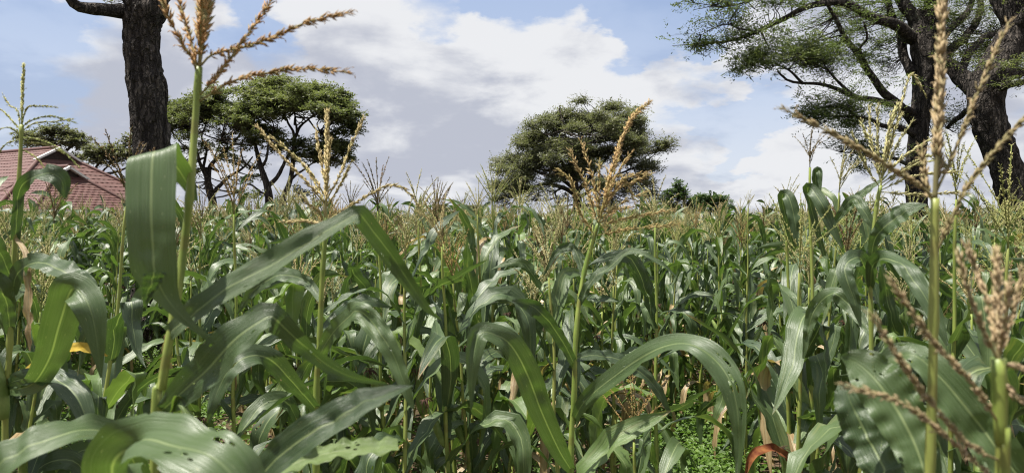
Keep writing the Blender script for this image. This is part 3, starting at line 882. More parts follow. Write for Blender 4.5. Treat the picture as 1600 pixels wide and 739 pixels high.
tree('distant_acacia', 'small flat acacia between the red roof and the near dark trunk', ground_under(160, 60), [
    [(154, 352, 0, 0.3), (153, 310, 0, 0.26), (152, 285, 0, 0.2), (155, 270, 0, 0.14)]],
    [[(153, 280, 0, 0.15), (165, 272, 0, 0.11), (185, 268, 0, 0.09), (205, 258, 0, 0.06)], [(153, 275, 0, 0.13), (150, 262, 0, 0.1), (160, 250, 0, 0.07)], [(156, 276, 0, 0.1), (166, 262, 0, 0.08), (176, 255, 0, 0.05)]],
    [(150, 240, 20, 9, 0, 70), (175, 238, 24, 9, 0, 85), (200, 245, 18, 9, 0, 55), (160, 252, 22, 6, 0, 46), (205, 225, 12, 5, 0, 16), (210, 215, 10, 5, 0, 13), (190, 288, 10, 3, 0, 7), (204, 284, 8, 4, 0, 9)],
    60, (M['bark_far'], M['grey_green']), GC, leaf=0.26, aspect=0.55, seed=42, clump=0.40, per=16, dens=1.3, twig=0.03, tk=12, tn=30)

# bushes on the far edge
def bush(name, label, px, d, pads, seed, mat):
    base = ground_under(px, d)
    tree(name, label, base, [[(px, 360, 0, 0.12), (px, 345, 0, 0.09), (px, pads[0][1] + 4, 0, 0.03)]],
         [[(px, 348, 0, 0.06), (px + 8, 335, 0, 0.04), (px + 14, 328, 0, 0.02)], [(px, 348, 0, 0.06), (px - 8, 338, 0, 0.04), (px - 14, 330, 0, 0.02)]],
         pads, d, (M['bark_far'], mat), None, leaf=0.22, aspect=0.5, seed=seed, clump=0.26, per=18, twig=0.02, tk=10, tn=20)


bush('slender_tree', 'slender upright green tree at the far field edge beside the round thorn tree', 1058, 50, [(1060, 292, 5, 9, 0, 26), (1049, 304, 8, 9, 0, 34), (1066, 308, 9, 11, 0, 46), (1040, 318, 10, 9, 0, 40), (1078, 322, 8, 9, 0, 34), (1052, 332, 13, 10, 0, 52), (1072, 333, 9, 10, 0, 40), (1038, 335, 10, 9, 0, 30)], 51, M['bush'])
bush('dark_bush', 'dark rounded bush at the far field edge above the pale shed roof', 1110, 55, [(1090, 312, 10, 8, 0, 44), (1106, 314, 14, 9, 0, 70), (1124, 314, 12, 8, 0, 56), (1100, 326, 22, 9, 0, 80), (1132, 326, 10, 8, 0, 40), (1120, 339, 12, 7, 0, 40)], 52, M['bush'])
bush('far_bush', 'little pointed bush on the far skyline left of the thorn tree', 697, 58, [(697, 331, 4, 6, 0, 20), (697, 340, 8, 7, 0, 34), (690, 348, 10, 6, 0, 30)], 53, M['bush'])
bush('far_bush', 'low grey bush on the far skyline touching the thorn tree shade', 742, 60, [(740, 328, 8, 7, 0, 30), (748, 335, 12, 8, 0, 40), (728, 340, 12, 7, 0, 34)], 54, M['grey_green'])

# ------------------------------------------------------------------ house with the red tiled hip roof
def courses(mb, a, b, c, d, n, m, r):
    """tile courses on one roof slope: eave a-b, top edge d-c; each tile has a raised rounded back and a lipped lower edge"""
    a, b, c, d = map(np.asarray, (a, b, c, d))
    nrm = unit(np.cross(b - a, d - a))
    if nrm[2] < 0:
        nrm = -nrm
    for k in range(n):
        t0, t1 = k / n, (k + 1.12) / n
        l0, r0_ = a + (d - a) * t0, b + (c - b) * t0
        l1, r1_ = a + (d - a) * min(t1, 1), b + (c - b) * min(t1, 1)
        w0 = np.linalg.norm(r0_ - l0)
        cols = max(2, int(w0 / 0.30))
        s = np.linspace(0, 1, cols * 4 + 1)[:, None]
        wave = (0.016 * np.abs(np.sin(np.arange(cols * 4 + 1) * math.pi / 4)))[:, None]
        P0 = l0 * (1 - s) + r0_ * s + nrm * (0.030 + wave)
        P1 = l1 * (1 - s) + r1_ * s + nrm * (0.006 + wave * 0.8)
        Pb = l0 * (1 - s) + r0_ * s - nrm * 0.01
        nn = len(s)
        V = np.vstack([P0, P1, Pb])
        j = np.arange(nn - 1)
        Q = np.vstack([np.stack([j, j + 1, nn + j + 1, nn + j], 1), np.stack([2 * nn + j, 2 * nn + j + 1, j + 1, j], 1)])
        cv = np.repeat(r.uniform(0, 1, cols), 4)
        cv = np.append(cv, cv[-1])
        mb.add(V, Q, var=np.concatenate([cv, cv, cv]))


def box(lo, hi):
    lo, hi = np.array(lo, float), np.array(hi, float)
    V = np.array([[(lo, hi)[i][0], (lo, hi)[j][1], (lo, hi)[k][2]] for i in (0, 1) for j in (0, 1) for k in (0, 1)])
    Q = np.array([[0, 1, 3, 2], [4, 6, 7, 5], [0, 4, 5, 1], [2, 3, 7, 6], [0, 2, 6, 4], [1, 5, 7, 3]])
    return V, Q


def beam(p, q, wid, hgt, up=(0, 0, 1)):
    p, q = np.asarray(p, float), np.asarray(q, float)
    t = unit(q - p)
    s = unit(np.cross(t, up))
    u = np.cross(s, t)
    V = np.array([e + s * x * wid / 2 + u * y * hgt / 2 for e in (p, q) for x in (-1, 1) for y in (-1, 1)])
    Q = np.array([[0, 1, 3, 2], [4, 6, 7, 5], [0, 4, 5, 1], [2, 3, 7, 6], [0, 2, 6, 4], [1, 5, 7, 3]])
    return V, Q


house = thing('house', 'house with red tiled hip roof and white gablets beyond the maize at the left', 'house', (-21.4, 36.0, 0))
house.rotation_euler = (0, 0, R(-30))
rr = np.random.default_rng(8)
WX0, WX1, WD, EH = -14.0, 4.6, 9.0, 2.45      # main block: x range, depth, eave height


def hip_roof(root, x0, x1, y0, y1, eh, rh, gab, name='roof'):
    """hip roof with a small white-edged gablet at the right end of the ridge; gab = how far the hip end stops below the ridge"""
    ym = (y0 + y1) / 2
    run = (y1 - y0) / 2
    rx = x1 - run * 0.98
    lx = x0 + run
    g0 = 1 - gab
    cut = lambda t: (x1 + (rx - x1) * t)
    mb = MB()
    gx, gz = cut(g0), eh + (rh - eh) * g0
    yl, yr = y0 + (ym - y0) * g0, y1 + (ym - y1) * g0
    n = 17
    e0, e1 = np.array((x0, y0, eh)), np.array((x1, y0, eh))
    # long front slope: below the gablet it narrows with the hip, above it it ends square
    nl = int(n * g0)
    courses(mb, e0, e1, (gx, yl, gz), (x0 + (lx - x0) * g0, yl, gz), nl, 0, rr)
    courses(mb, (x0 + (lx - x0) * g0, yl, gz), (gx + 0.12, yl, gz), (gx + 0.12, ym, rh), (lx, ym, rh), n - nl, 0, rr)
    # back slope
    courses(mb, (x1, y1, eh), (x0, y1, eh), (x0 + (lx - x0) * g0, yr, gz), (gx, yr, gz), nl, 0, rr)
    courses(mb, (gx + 0.12, yr, gz), (x0 + (lx - x0) * g0, yr, gz), (lx, ym, rh), (gx + 0.12, ym, rh), n - nl, 0, rr)
    # hip ends
    courses(mb, e1, (x1, y1, eh), (gx, yr, gz), (gx, yl, gz), nl, 0, rr)
    courses(mb, (x0, y1, eh), e0, (lx, ym - 0.05, rh), (lx, ym + 0.05, rh), n, 0, rr)
    roof = obj(name, mb.mesh('roof', False), M['tile'], root)
    roof['kind'] = 'stuff'
    # ridge and hip caps
    for p, q in (((lx, ym, rh), (gx + 0.1, ym, rh)), ((x1, y0, eh), (gx, yl, gz)), ((x1, y1, eh), (gx, yr, gz)), ((x0, y0, eh), (lx, ym, rh))):
        V, Q, T = tube(spline([np.array(p) + (0, 0, 0.05), np.array(q) + (0, 0, 0.05)], 12), 0.10, 8)
        me = make_mesh('ridge_cap', V, [Q, T], {'var': np.full(len(V), 0.35)})
        obj('ridge_cap', me, M['tile'], roof)
    # gablet
    tri = np.array([(gx + 0.02, yl, gz), (gx + 0.02, yr, gz), (gx + 0.02, ym, rh - 0.02)])
    V = np.vstack([tri, tri - (0.2, 0, 0)])
    obj('gablet', make_mesh('gablet', V, [np.array([[0, 1, 2], [5, 4, 3]]), np.array([[0, 3, 4, 1], [1, 4, 5, 2], [2, 5, 3, 0]])], None, False), M['dark_wood'], roof)
    for ys_ in (yl, yr):
        s = 1 if ys_ > ym else -1
        V, Q = beam((gx + 0.16, ys_ + s * 0.35, gz - 0.10), (gx + 0.16, ym - s * 0.05, rh + 0.02), 0.10, 0.26, (1, 0, 0))
        obj('barge_board', make_mesh('barge_board', V, Q, None, False), M['white_paint'], roof)
    return roof


hip_roof(house, -22.0, -0.91, -2.72, 6.88, EH, 5.75, 0.19)
hip_roof(house, -4.2, 1.89, -2.6, 2.6, EH - 0.12, 4.42, 0.22)
V, Q = box((-21.2, -1.9, 0), (-1.7, 6.1, EH - 0.06))
obj('wall', make_mesh('wall', V, Q, None, False), M['wall_paint'], house)
V, Q = box((-1.69, -1.8, 0), (1.1, 1.8, EH - 0.22))
obj('wing_wall', make_mesh('wing_wall', V, Q, None, False), M['wall_paint'], house)
for p, q in (((-22.0, -2.80, EH - 0.08), (-4.3, -2.80, EH - 0.08)), ((-0.84, 2.75, EH - 0.08), (-0.84, 6.88, EH - 0.08)), ((-4.2, -2.67, EH - 0.23), (1.89, -2.67, EH - 0.23)), ((1.96, -2.6, EH - 0.23), (1.96, 2.6, EH - 0.23))):
    V, Q = beam(p, q, 0.06, 0.24)
    obj('fascia', make_mesh('fascia', V, Q, None, False), M['white_paint'], house)
for x in (-18.5, -14.0, -9.5):
    V, Q = box((x - 0.6, -1.95, 0.95), (x + 0.6, -1.88, 2.05))
    wn = obj('window', make_mesh('window', V, Q, None, False), M['white_paint'], house)
    V, Q = box((x - 0.53, -1.96, 1.02), (x + 0.53, -1.90, 1.98))
    obj('pane', make_mesh('pane', V, Q, None, False), M['glass'], wn)

# pale shed roof far off to the right of the thorn tree
shed = thing('shed', 'pale metal shed roof showing over the field below the dark bush', 'shed', ground_under(1112, 50))
V, Q = box((-1.4, 0, 0), (1.4, 3, 1.62))
obj('wall', make_mesh('wall', V, Q, None, False), M['sheet_metal'], shed)
mb = MB()
s = np.linspace(-1.6, 1.6, 65)
wv = 0.02 * np.cos(np.arange(65) * math.pi / 2)
P0 = np.stack([s, np.full(65, -0.3), 1.68 + wv], 1)
P1 = np.stack([s, np.full(65, 3.3), 2.02 + wv], 1)
j = np.arange(64)
mb.add(np.vstack([P0, P1]), np.stack([j, j + 1, 65 + j + 1, 65 + j], 1))
mb.add(np.vstack([P0, P1]) - (0, 0, 0.02), np.stack([65 + j, 65 + j + 1, j + 1, j], 1))
obj('roof', mb.mesh('shed_roof', False), M['sheet_metal'], shed)

# ------------------------------------------------------------------ maize: leaf, stalk, tassel, ear
def leaf_profile(s):
    return np.clip((0.45 + 1.9 * s) * (s < 0.29) + (s >= 0.29) * 1.0, 0, 1) * np.clip(1 - np.clip((s - 0.42) / 0.58, 0, 1) ** 2.1, 0, 1)


def strip(C, S, N, wid, cols, s, wave=0.0, chan=0.25, seed=0, var=0.0, curl=0.0, buckle=0.0):
    """a leaf blade round the centre line C; S sideways and N upwards unit vectors, wid half-width"""
    r = np.random.default_rng(seed)
    u = np.linspace(-1, 1, cols + 1)
    n = len(C)
    ph = r.uniform(0, 6.28, 4)
    fr = r.uniform(3, 7, 2)
    e = np.zeros((n, cols + 1))
    for i, uu in enumerate(u):
        side = 0 if uu < 0 else 2
        wv = np.sin(s * fr[side // 2] * 6.28 + ph[side]) * 0.6 + np.sin(s * fr[side // 2] * 11.0 + ph[side + 1]) * 0.4
        e[:, i] = chan * abs(uu) ** 1.3 + wave * abs(uu) ** 2 * wv - curl * uu * uu
    if buckle:      # soft dents and ripples so that no blade is a smooth sheet
        for _ in range(26):
            cu, cs, ru, rs = r.uniform(-1, 1), r.uniform(0, 1), r.uniform(0.25, 0.7), r.uniform(0.015, 0.07)
            e += buckle * r.normal() * np.exp(-((u[None] - cu) / ru) ** 2 - ((s[:, None] - cs) / rs) ** 2)
    V = C[:, None] + S[:, None] * (u[None, :, None] * wid[:, None, None]) + N[:, None] * (e * wid[:, None])[..., None]
    idx = np.arange(n * (cols + 1)).reshape(n, cols + 1)
    Q = np.stack([idx[:-1, :-1], idx[:-1, 1:], idx[1:, 1:], idx[1:, :-1]], -1).reshape(-1, 4)
    A = np.stack([np.broadcast_to(u[None], (n, cols + 1)), np.broadcast_to(s[:, None], (n, cols + 1)), np.full((n, cols + 1), var)], -1).reshape(-1, 3)
    return V.reshape(-1, 3), Q, A


def blade(L, wmax, phi0, phi1, bend, seed, n=16, cols=4, wave=0.22, twist=0.5, crease=None):
    """a free maize leaf: starts at the origin going out along +X, rises at phi0 and droops to phi1"""
    r = np.random.default_rng(seed)
    s = np.linspace(0, 1, n + 1)
    t = 1 / (1 + np.exp(-(s - bend) * 9.0))
    t = (t - t[0]) / (t[-1] - t[0])
    phi = phi0 + (phi1 - phi0) * t
    if crease is not None:
        k = s > crease
        phi = np.where(k, np.minimum(phi, R(-78)), phi0 * 0.9 + 0 * phi)
    kk = int(r.integers(n // 3, n - 2))      # most blades carry a small kink where the wind bent them
    phi = phi + np.where(np.arange(n + 1) > kk, r.normal(0, 0.35), 0.0)
    side = np.cumsum(r.normal(0, 0.07, n + 1)) + r.uniform(-0.5, 0.5) * s ** 1.5
    T = np.stack([np.cos(phi) * np.cos(side), np.cos(phi) * np.sin(side), np.sin(phi)], 1)
    C = np.vstack([[0, 0, 0], np.cumsum((T[1:] + T[:-1]) / 2 * (L / n), axis=0)])
    S0 = np.stack([-np.sin(side), np.cos(side), np.zeros(n + 1)], 1)
    N0 = np.cross(T, S0)
    tw = twist * r.uniform(-1, 1) * s ** 1.4 * 2.2 + 0.30 * np.sin(s * 5 + r.uniform(0, 6))
    S = S0 * np.cos(tw)[:, None] + N0 * np.sin(tw)[:, None]
    N = np.cross(T, S)
    wid = wmax * leaf_profile(s)
    return C, S, N, wid, s, wave


def blade_mesh(seed, n=16, cols=4, kind=0):
    r = np.random.default_rng(seed)
    L = r.uniform(0.50, 0.76)
    crease = r.uniform(0.35, 0.6) if kind == 3 else None
    p0, p1, bd = [(R(r.uniform(52, 72)), R(r.uniform(-75, -50)), r.uniform(0.40, 0.55)),      # arching
                  (R(r.uniform(62, 78)), R(r.uniform(-10, 25)), r.uniform(0.5, 0.7)),         # upright
                  (R(r.uniform(25, 50)), R(r.uniform(-88, -75)), r.uniform(0.25, 0.38)),      # drooping
                  (R(r.uniform(45, 65)), R(-80), 0.5)][kind]                                   # broken over
    C, S, N, wid, s, wv = blade(L, r.uniform(0.029, 0.044), p0, p1, bd, seed, n, cols, r.uniform(0.2, 0.5), 1.0, crease)
    V, Q, A = strip(C, S, N, wid, cols, s, wv, r.uniform(0.1, 0.4), seed, r.uniform(0, 1), 0.0, 0.25)
    return V, Q, A


POOL = {k: [] for k in range(4)}
for k in range(4):
    for i in range(13):
        V, Q, A = blade_mesh(100 + 20 * k + i, 20, 6, kind=k)
        POOL[k].append(make_mesh('leaf', V, Q, {'lf': A}))
        POOL[k][-1].materials.append(M['leaf_young'] if i == 12 else M['leaf_torn'] if i > 6 else M['leaf'])
DRY = []
for i in range(4):
    C, S, N, wid, s, wv = blade(0.55, 0.024, R(20), R(-86), 0.2, 300 + i, 16, 4, 0.5, 1.6)
    V, Q, A = strip(C, S, N, wid, 4, s, wv, 0.5, 300 + i, 0.3)
    DRY.append(make_mesh('leaf', V, Q, {'lf': A}))
    DRY[-1].materials.append(M['leaf_dry'])


def stalk_geo(C, r0_, r1_, k=8, nodes=0.17):
    """stalk tube with swollen nodes and leaf sheaths"""
    L = np.linalg.norm(C[-1] - C[0])
    s = np.concatenate([[0], np.cumsum(np.linalg.norm(np.diff(C, axis=0), axis=1))])
    rad = r0_ + (r1_ - r0_) * (s / s[-1]) ** 0.9
    ph = (s / nodes) % 1.0
    sh = ((ph - 0.5) % 1.0)
    rad = rad * (1 + 0.14 * np.exp(-((ph - 0.5) / 0.05) ** 2) + 0.20 * np.clip(1 - sh * 1.4, 0, 1))     # nodes, and sheaths that clasp the stalk above them
    return tube(C, rad, k)


STALKS = []
for i in range(6):
    r = np.random.default_rng(400 + i)
    z = np.linspace(-0.02, 1, 26)
    b_ = r.normal(0, 0.02, 2)
    C = np.stack([b_[0] * z ** 2 + 0.004 * np.sin(z * 18), b_[1] * z ** 2 + 0.004 * np.cos(z * 15), z], 1)
    C[:, :2] -= C[0, :2]
    V, Q, T = stalk_geo(C, 0.0125, 0.0042, 7, 0.11)
    me = make_mesh('stalk', V, [Q, T])
    me.materials.append(M['stalk'])
    STALKS.append((me, C[-1]))

OCT_V = np.array([(0, 0, 0), (0.38, 0.5, 0), (0.38, 0, 0.5), (0.38, -0.5, 0), (0.38, 0, -0.5), (1, 0, 0)])
OCT_T = np.array([(0, 2, 1), (0, 3, 2), (0, 4, 3), (0, 1, 4), (5, 1, 2), (5, 2, 3), (5, 3, 4), (5, 4, 1)])


def spikes(mb, C, r, length=0.0085, wid=0.0032, step=0.0032, flare=0.42, bare=0.12, rows=2, anth=0.25):
    """spikelets set along a tassel branch, with a few hanging anthers"""
    s = np.concatenate([[0], np.cumsum(np.linalg.norm(np.diff(C, axis=0), axis=1))])
    L = s[-1]
    q = np.arange(L * bare, L, step)
    if not len(q):
        return
    tone = r.uniform(0.25, 0.72)
    q = q[r.uniform(0, 1, len(q)) > 0.12 + 0.25 * (np.sin(q * 70 + r.uniform(0, 6)) > 0.8)]      # some spikelets have dropped
    P = np.stack([np.interp(q, s, C[:, k]) for k in range(3)], 1)
    T0, N0, B0 = frames(C)
    T = unit(np.stack([np.interp(q, s, T0[:, k]) for k in range(3)], 1))
    N = unit(np.stack([np.interp(q, s, N0[:, k]) for k in range(3)], 1))
    B = np.cross(T, N)
    for row in range(rows):
        a = r.uniform(0, 6.28, len(q)) * 0.35 + np.arange(len(q)) * 2.4 + row * math.pi
        out = N * np.cos(a)[:, None] + B * np.sin(a)[:, None]
        fl = flare * r.uniform(0.3, 1.9, (len(q), 1))
        D = unit(T * np.cos(fl) + out * np.sin(fl))
        S = unit(np.cross(D, T + 0.01))
        U = np.cross(D, S)
        ln = length * r.uniform(0.75, 1.3, (len(q), 1))
        fade = np.clip((L - q) / (0.12 * L), 0.5, 1)[:, None]
        wd = wid * r.uniform(0.75, 1.25, (len(q), 1)) * fade
        base = P + out * 0.0008
        V = (base[:, None] + D[:, None] * (OCT_V[None, :, :1] * ln[:, None]) + S[:, None] * (OCT_V[None, :, 1:2] * wd[:, None]) + U[:, None] * (OCT_V[None, :, 2:3] * wd[:, None])).reshape(-1, 3)
        T_ = (OCT_T[None] + (np.arange(len(q)) * 6)[:, None, None]).reshape(-1, 3)
        mb.add(V, None, T_, var=np.repeat(np.clip(r.normal(tone, 0.24, len(q)), 0, 1), 6))
        if anth:
            m = r.uniform(0, 1, len(q)) < anth
            if m.any():
                A0 = (base + D * ln * 0.9)[m]
                dn = unit(r.normal(0, 0.4, (m.sum(), 3)) + D[m] * 0.6 + np.array((0, 0, -0.7)))
                S2 = unit(np.cross(dn, D[m] + 0.01))
                U2 = np.cross(dn, S2)
                V = (A0[:, None] + dn[:, None] * OCT_V[None, :, :1] * 0.0058 + S2[:, None] * OCT_V[None, :, 1:2] * 0.0016 + U2[:, None] * OCT_V[None, :, 2:3] * 0.0016).reshape(-1, 3)
                mb.add(V, None, (OCT_T[None] + (np.arange(m.sum()) * 6)[:, None, None]).reshape(-1, 3), var=np.repeat(r.uniform(0.75, 1, m.sum()), 6))


def branch_mesh(C, r, stem=0.0014, name='branch', **kw):
    mb = MB()
    n = len(C)
    V, Q, T = tube(C, np.linspace(stem, stem * 0.5, n), 5, True)
    mb.add(V, Q, T, var=0.05)
    spikes(mb, C, r, **kw)
    return mb.mesh(name)


def tassel_curves(r, H_=0.30, nb=9, droop=0.4, spread=0.9):
    """centre lines of a free tassel standing at the origin"""
    out = [spline([(0, 0, 0), (r.normal(0, .006), r.normal(0, .006), H_ * 0.5), (r.normal(0, .02), r.normal(0, .02), H_)], 10)]
    for i in range(nb):
        z0 = r.uniform(0.0, 0.09)
        a = r.uniform(0, 6.28)
        L = H_ * r.uniform(0.5, 0.85)
        th0 = r.uniform(0.25, 0.7) * spread
        th1 = th0 + r.uniform(0.1, 1.2) * droop
        p, pts = np.array((0, 0, z0)), []
        for k in range(7):
            pts.append(p.copy())
            th = th0 + (th1 - th0) * (k / 6) ** 1.3
            p = p + np.array((math.sin(th) * math.cos(a), math.sin(th) * math.sin(a), math.cos(th))) * L / 6
        out.append(np.array(pts))
    return out


TASSEL_MATS = ['tassel_field', 'tassel_straw', 'tassel_green', 'tassel_field', 'tassel_dark', 'tassel_green']
TASSELS = []
for i in range(12):
    r = np.random.default_rng(500 + i)
    cur = tassel_curves(r, r.uniform(0.25, 0.34), int(r.integers(7, 13)), r.uniform(0.1, 0.9), r.uniform(0.6, 1.2))
    mb = MB()
    V, Q, T = tube(cur[0], np.linspace(0.0032, 0.0014, len(cur[0])), 5)
    mb.add(V, Q, T, var=0.05)
    for c in cur[1:]:
        V, Q, T = tube(c, np.linspace(0.0018, 0.0009, len(c)), 4, False)
        mb.add(V, Q, T, var=0.1)
    for j, c in enumerate(cur):
        spikes(mb, c, r, 0.011, 0.0042, 0.0075, 0.40, 0.12, 2, 0.2)
    me = mb.mesh('tassel')
    me.materials.append(M['tassel_orange' if i == 1 else TASSEL_MATS[i % 6]])
    TASSELS.append(me)


def ear_meshes():
    """an ear in its husk standing off the stalk, and the tuft of silk at its tip"""
    z = np.linspace(0, 1, 12)
    rad = 0.024 * np.sin(np.clip(z * 1.02 + 0.06, 0, 1) * math.pi) ** 0.55 * (1 - 0.35 * z)
    C = np.stack([0.02 * z, 0 * z, 0.21 * z], 1)
    V, Q, T = tube(C, rad, 10, True, lambda a, k: 1 + 0.06 * smooth_noise(a, k, 3, 7, 9))
    husk = make_mesh('ear', V, [Q, T])
    husk.materials.append(M['husk'])
    mb = MB()
    r = np.random.default_rng(61)
    for i in range(26):
        a = r.uniform(0, 6.28)
        p0 = np.array((0.02, 0, 0.20))
        p1 = p0 + np.array((math.cos(a) * 0.012, math.sin(a) * 0.012, 0.03))
        p2 = p0 + np.array((math.cos(a) * 0.03, math.sin(a) * 0.03, r.uniform(-0.03, 0.03)))
        V, Q, T = tube(spline([p0, p1, p2], 6), 0.0013, 3, False)
        mb.add(V, Q, T)
    silk = mb.mesh('silk')
    silk.materials.append(M['silk'])
    return husk, silk


EAR, SILK = ear_meshes()


def put(name, me, parent, loc, rz, tilt=0.0, sc=1.0):
    o = bpy.data.objects.new(name, me)
    col.objects.link(o)
    o.parent = parent
    o.location = loc
    o.rotation_euler = (0, tilt, rz)
    o.scale = (sc, sc, sc) if np.isscalar(sc) else sc
    return o


def free_leaves(root, hgt, r, n, z0, z1, lo_dry=1, center=lambda z: (0, 0), az=None, top_small=True):
    az = r.uniform(0, 6.28) if az is None else az
    for i in range(n):
        f = (i + 0.5) / n
        z = z0 + (z1 - z0) * f
        a = az + (i % 2) * math.pi + r.normal(0, 0.35)
        x, y = center(z)
        fz = z / hgt
        if r.uniform() < (0.65 * lo_dry if fz < 0.28 else 0.05):
            put('leaf', DRY[int(r.integers(4))], root, (x, y, z), a, 0, r.uniform(0.8, 1.2))
            continue
        kind = int(r.choice(4, p=[0.34, 0.12, 0.28, 0.26] if fz < 0.75 else [0.36, 0.30, 0.10, 0.24]))
        sc = r.uniform(0.85, 1.15) * (1.0 if fz < 0.7 or not top_small else 1.0 - 0.45 * (fz - 0.7) / 0.3)
        put('leaf', POOL[kind][int(r.integers(13))], root, (x, y, z), a, r.normal(0, 0.10), sc)


def maize_plant(x, y, hgt, label, group, seed, tassel=None, nleaf=None, tilt=None, tscale=1.0, ltop=None):
    r = np.random.default_rng(seed)
    root = thing('maize_plant', label, 'maize plant', (x, y, 0), group)
    root.rotation_euler = tuple(r.normal(0, 0.13 if r.uniform() < 0.12 else 0.045, 2)) + (r.uniform(0, 6.28),) if tilt is None else (tilt[0], tilt[1], 0)
    me, tip = STALKS[int(r.integers(6))]
    put('stalk', me, root, (0, 0, 0), 0, 0, (1, 1, hgt))
    ti = int(r.integers(12)) if tassel is None else tassel
    put('tassel', TASSELS[ti], root, (tip[0], tip[1], hgt - 0.004), r.uniform(0, 6.28), 0, r.uniform(0.8, 1.1) * tscale)
    n = nleaf or int(r.integers(12, 16))
    free_leaves(root, hgt, r, n, 0.14, ltop or hgt * r.uniform(0.92, 0.98), center=lambda z: (tip[0] * (z / hgt) ** 2, tip[1] * (z / hgt) ** 2))
    if r.uniform() < 0.75:
        a = r.uniform(0, 6.28)
        e = put('ear', EAR, root, (0.012 * math.cos(a), 0.012 * math.sin(a), hgt * r.uniform(0.42, 0.55)), a, R(r.uniform(12, 28)), r.uniform(0.85, 1.1))
        put('silk', SILK, e, (0, 0, 0), 0)
    return root


# ------------------------------------------------------------------ the nearest maize plants, one by one
def hero_leaf(root, pts, seed=0, cols=10, n=64, wave=0.16, chan=0.22, mat='leaf', holes=0.0, var=0.3, ragged=0.0, side=None, buckle=0.18, slim=0.74):
    """a single blade through the places pts = (px, py, distance, half-width, roll); roll 0 shows its face to the path, 90 its edge"""
    r = np.random.default_rng(seed)
    P = np.array([(*at(p[0], p[1], p[2]), p[3], R(p[4])) for p in pts])
    D = spline(P, n + 1)
    C, wid, roll = D[:, :3], np.maximum(D[:, 3] * (1.0 if side is not None else slim), 0.0006), D[:, 4]
    var = math.floor(var * 13.7) / 13.7 + 0.01
    if pts[len(pts) // 2][0] > pts[0][0]:
        roll = -roll
    T = unit(np.gradient(C, axis=0))
    view = unit(C - CAM)
    S0 = np.cross(T, view)
    S0 = unit(S0)
    for i in range(1, len(S0)):      # keep the blade from flipping where it turns over
        if np.dot(S0[i], S0[i - 1]) < 0:
            S0[i] = -S0[i]
    for _ in range(4):
        S0[1:-1] = unit(S0[:-2] + 2 * S0[1:-1] + S0[2:])
        S0 = unit(S0 - T * (S0 * T).sum(1, keepdims=True))
    N0 = np.cross(S0, T)
    S = S0 * np.cos(roll)[:, None] + N0 * np.sin(roll)[:, None]
    N = np.cross(T, S)
    s = np.linspace(0, 1, n + 1)
    if side is not None:
        ss_ = np.linspace(0, 1, n + 1)
        S = np.array(side, float)[None] + np.array((0, 0, 0.26)) * np.exp(-((ss_ - 0.27) / 0.07) ** 2)[:, None]
        N = unit(np.cross(T, S))
    V, Q, A = strip(C, S, N, wid, cols, s, wave, chan, seed, 10 + var, 0.0, buckle) if side is not None else strip(C, S, N, wid, cols, s, wave * 1.6 + 0.05, chan, seed, 10 + var, 0.0, buckle)
    if holes or ragged:
        mat = mat + '_torn'
    me = make_mesh('leaf', V - np.array(root.location), Q, {'lf': A})
    return obj('leaf', me, M[mat], root)


def hero_plant(label, d, base_px, stalk, r0_, r1_, seed, low=None, az=None):
    """stalk: (px, py, distance) from the lowest visible place upwards; it is carried on down to the soil"""
    P = [at(*p) for p in stalk]
    b_ = at(base_px, 352, d)
    b_[2] = -0.02
    root = thing('maize_plant', label, 'maize plant', (b_[0], b_[1], 0), 'maize plants nearest the path')
    mid = b_ * 0.5 + P[0] * 0.5 + (P[0] - b_) * np.array((-0.12, -0.12, 0))
    C = spline([b_, mid] + P, 130)
    V, Q, T = stalk_geo(C, r0_, r1_, 14, 0.16)
    obj('stalk', make_mesh('stalk', V - np.array(root.location), [Q, T]), M['stalk'], root)
    r = np.random.default_rng(seed)
    if low:
        L = C - np.array(root.location)
        free_leaves(root, 1.6, r, low[0], 0.15, low[1], center=lambda z: (float(np.interp(z, L[:, 2], L[:, 0])), float(np.interp(z, L[:, 2], L[:, 1]))), az=az)
    return root, C


def hero_tassel(root, mat, spine, branches, seed, size=1.0, stem=0.0022, step=0.0034, rows=3, anth=0.3, flare=0.42, fat=1.0):
    r = np.random.default_rng(seed)
    loc = np.array(root.location)
    C = spline([at(*p) for p in spine], 40)
    t = obj('tassel', branch_mesh(C - loc, r, stem * 1.4, 'tassel', length=0.0115 * size * fat, wid=0.0036 * size * fat, step=step * 0.5 * size, rows=rows + 2, anth=anth, flare=flare, bare=0.18), M[mat], root)
    for b_ in branches:
        C = spline([at(*p) for p in b_], 30)
        bare = 0.10
        obj('branch', branch_mesh(C - loc, r, stem * 0.75, 'branch', length=0.0098 * size, wid=0.0028 * size, step=step * size, rows=rows, anth=anth, flare=flare, bare=bare), M[mat], t)
    return t


# --- plant with the folded flag leaf, left foreground
pa, Ca = hero_plant('tall near maize plant with a broad folded hanging leaf and orange tassel', 1.05, 200,
                    [(243, 680, 1.05), (252, 610, 1.05), (263, 540, 1.05), (277, 460, 1.06), (288, 380, 1.07), (297, 300, 1.07), (304, 205, 1.08), (311, 105, 1.08)], 0.0125, 0.0045, 1, (7, 1.0), 0.4)
hero_leaf(pa, [(305, 314, 1.08, .004, 0), (294, 290, 1.075, .011, 0), (277, 262, 1.06, .018, 0), (257, 245, 1.03, .024, 0), (246, 237, 1.0, .028, 0), (240, 239, .985, .031, 0), (237, 262, .975, .0325, 0), (236, 320, .965, .032, 0), (238, 380, .965, .031, 0), (243, 425, .97, .029, 0), (258, 462, .975, .018, 0), (285, 495, .98, .010, 0), (318, 523, .985, .006, 0), (347, 548, .99, .0015, 0)], 3, wave=0.03, chan=0.04, var=0.85, n=110, side=(1, 0.05, 0.08), buckle=0.05)
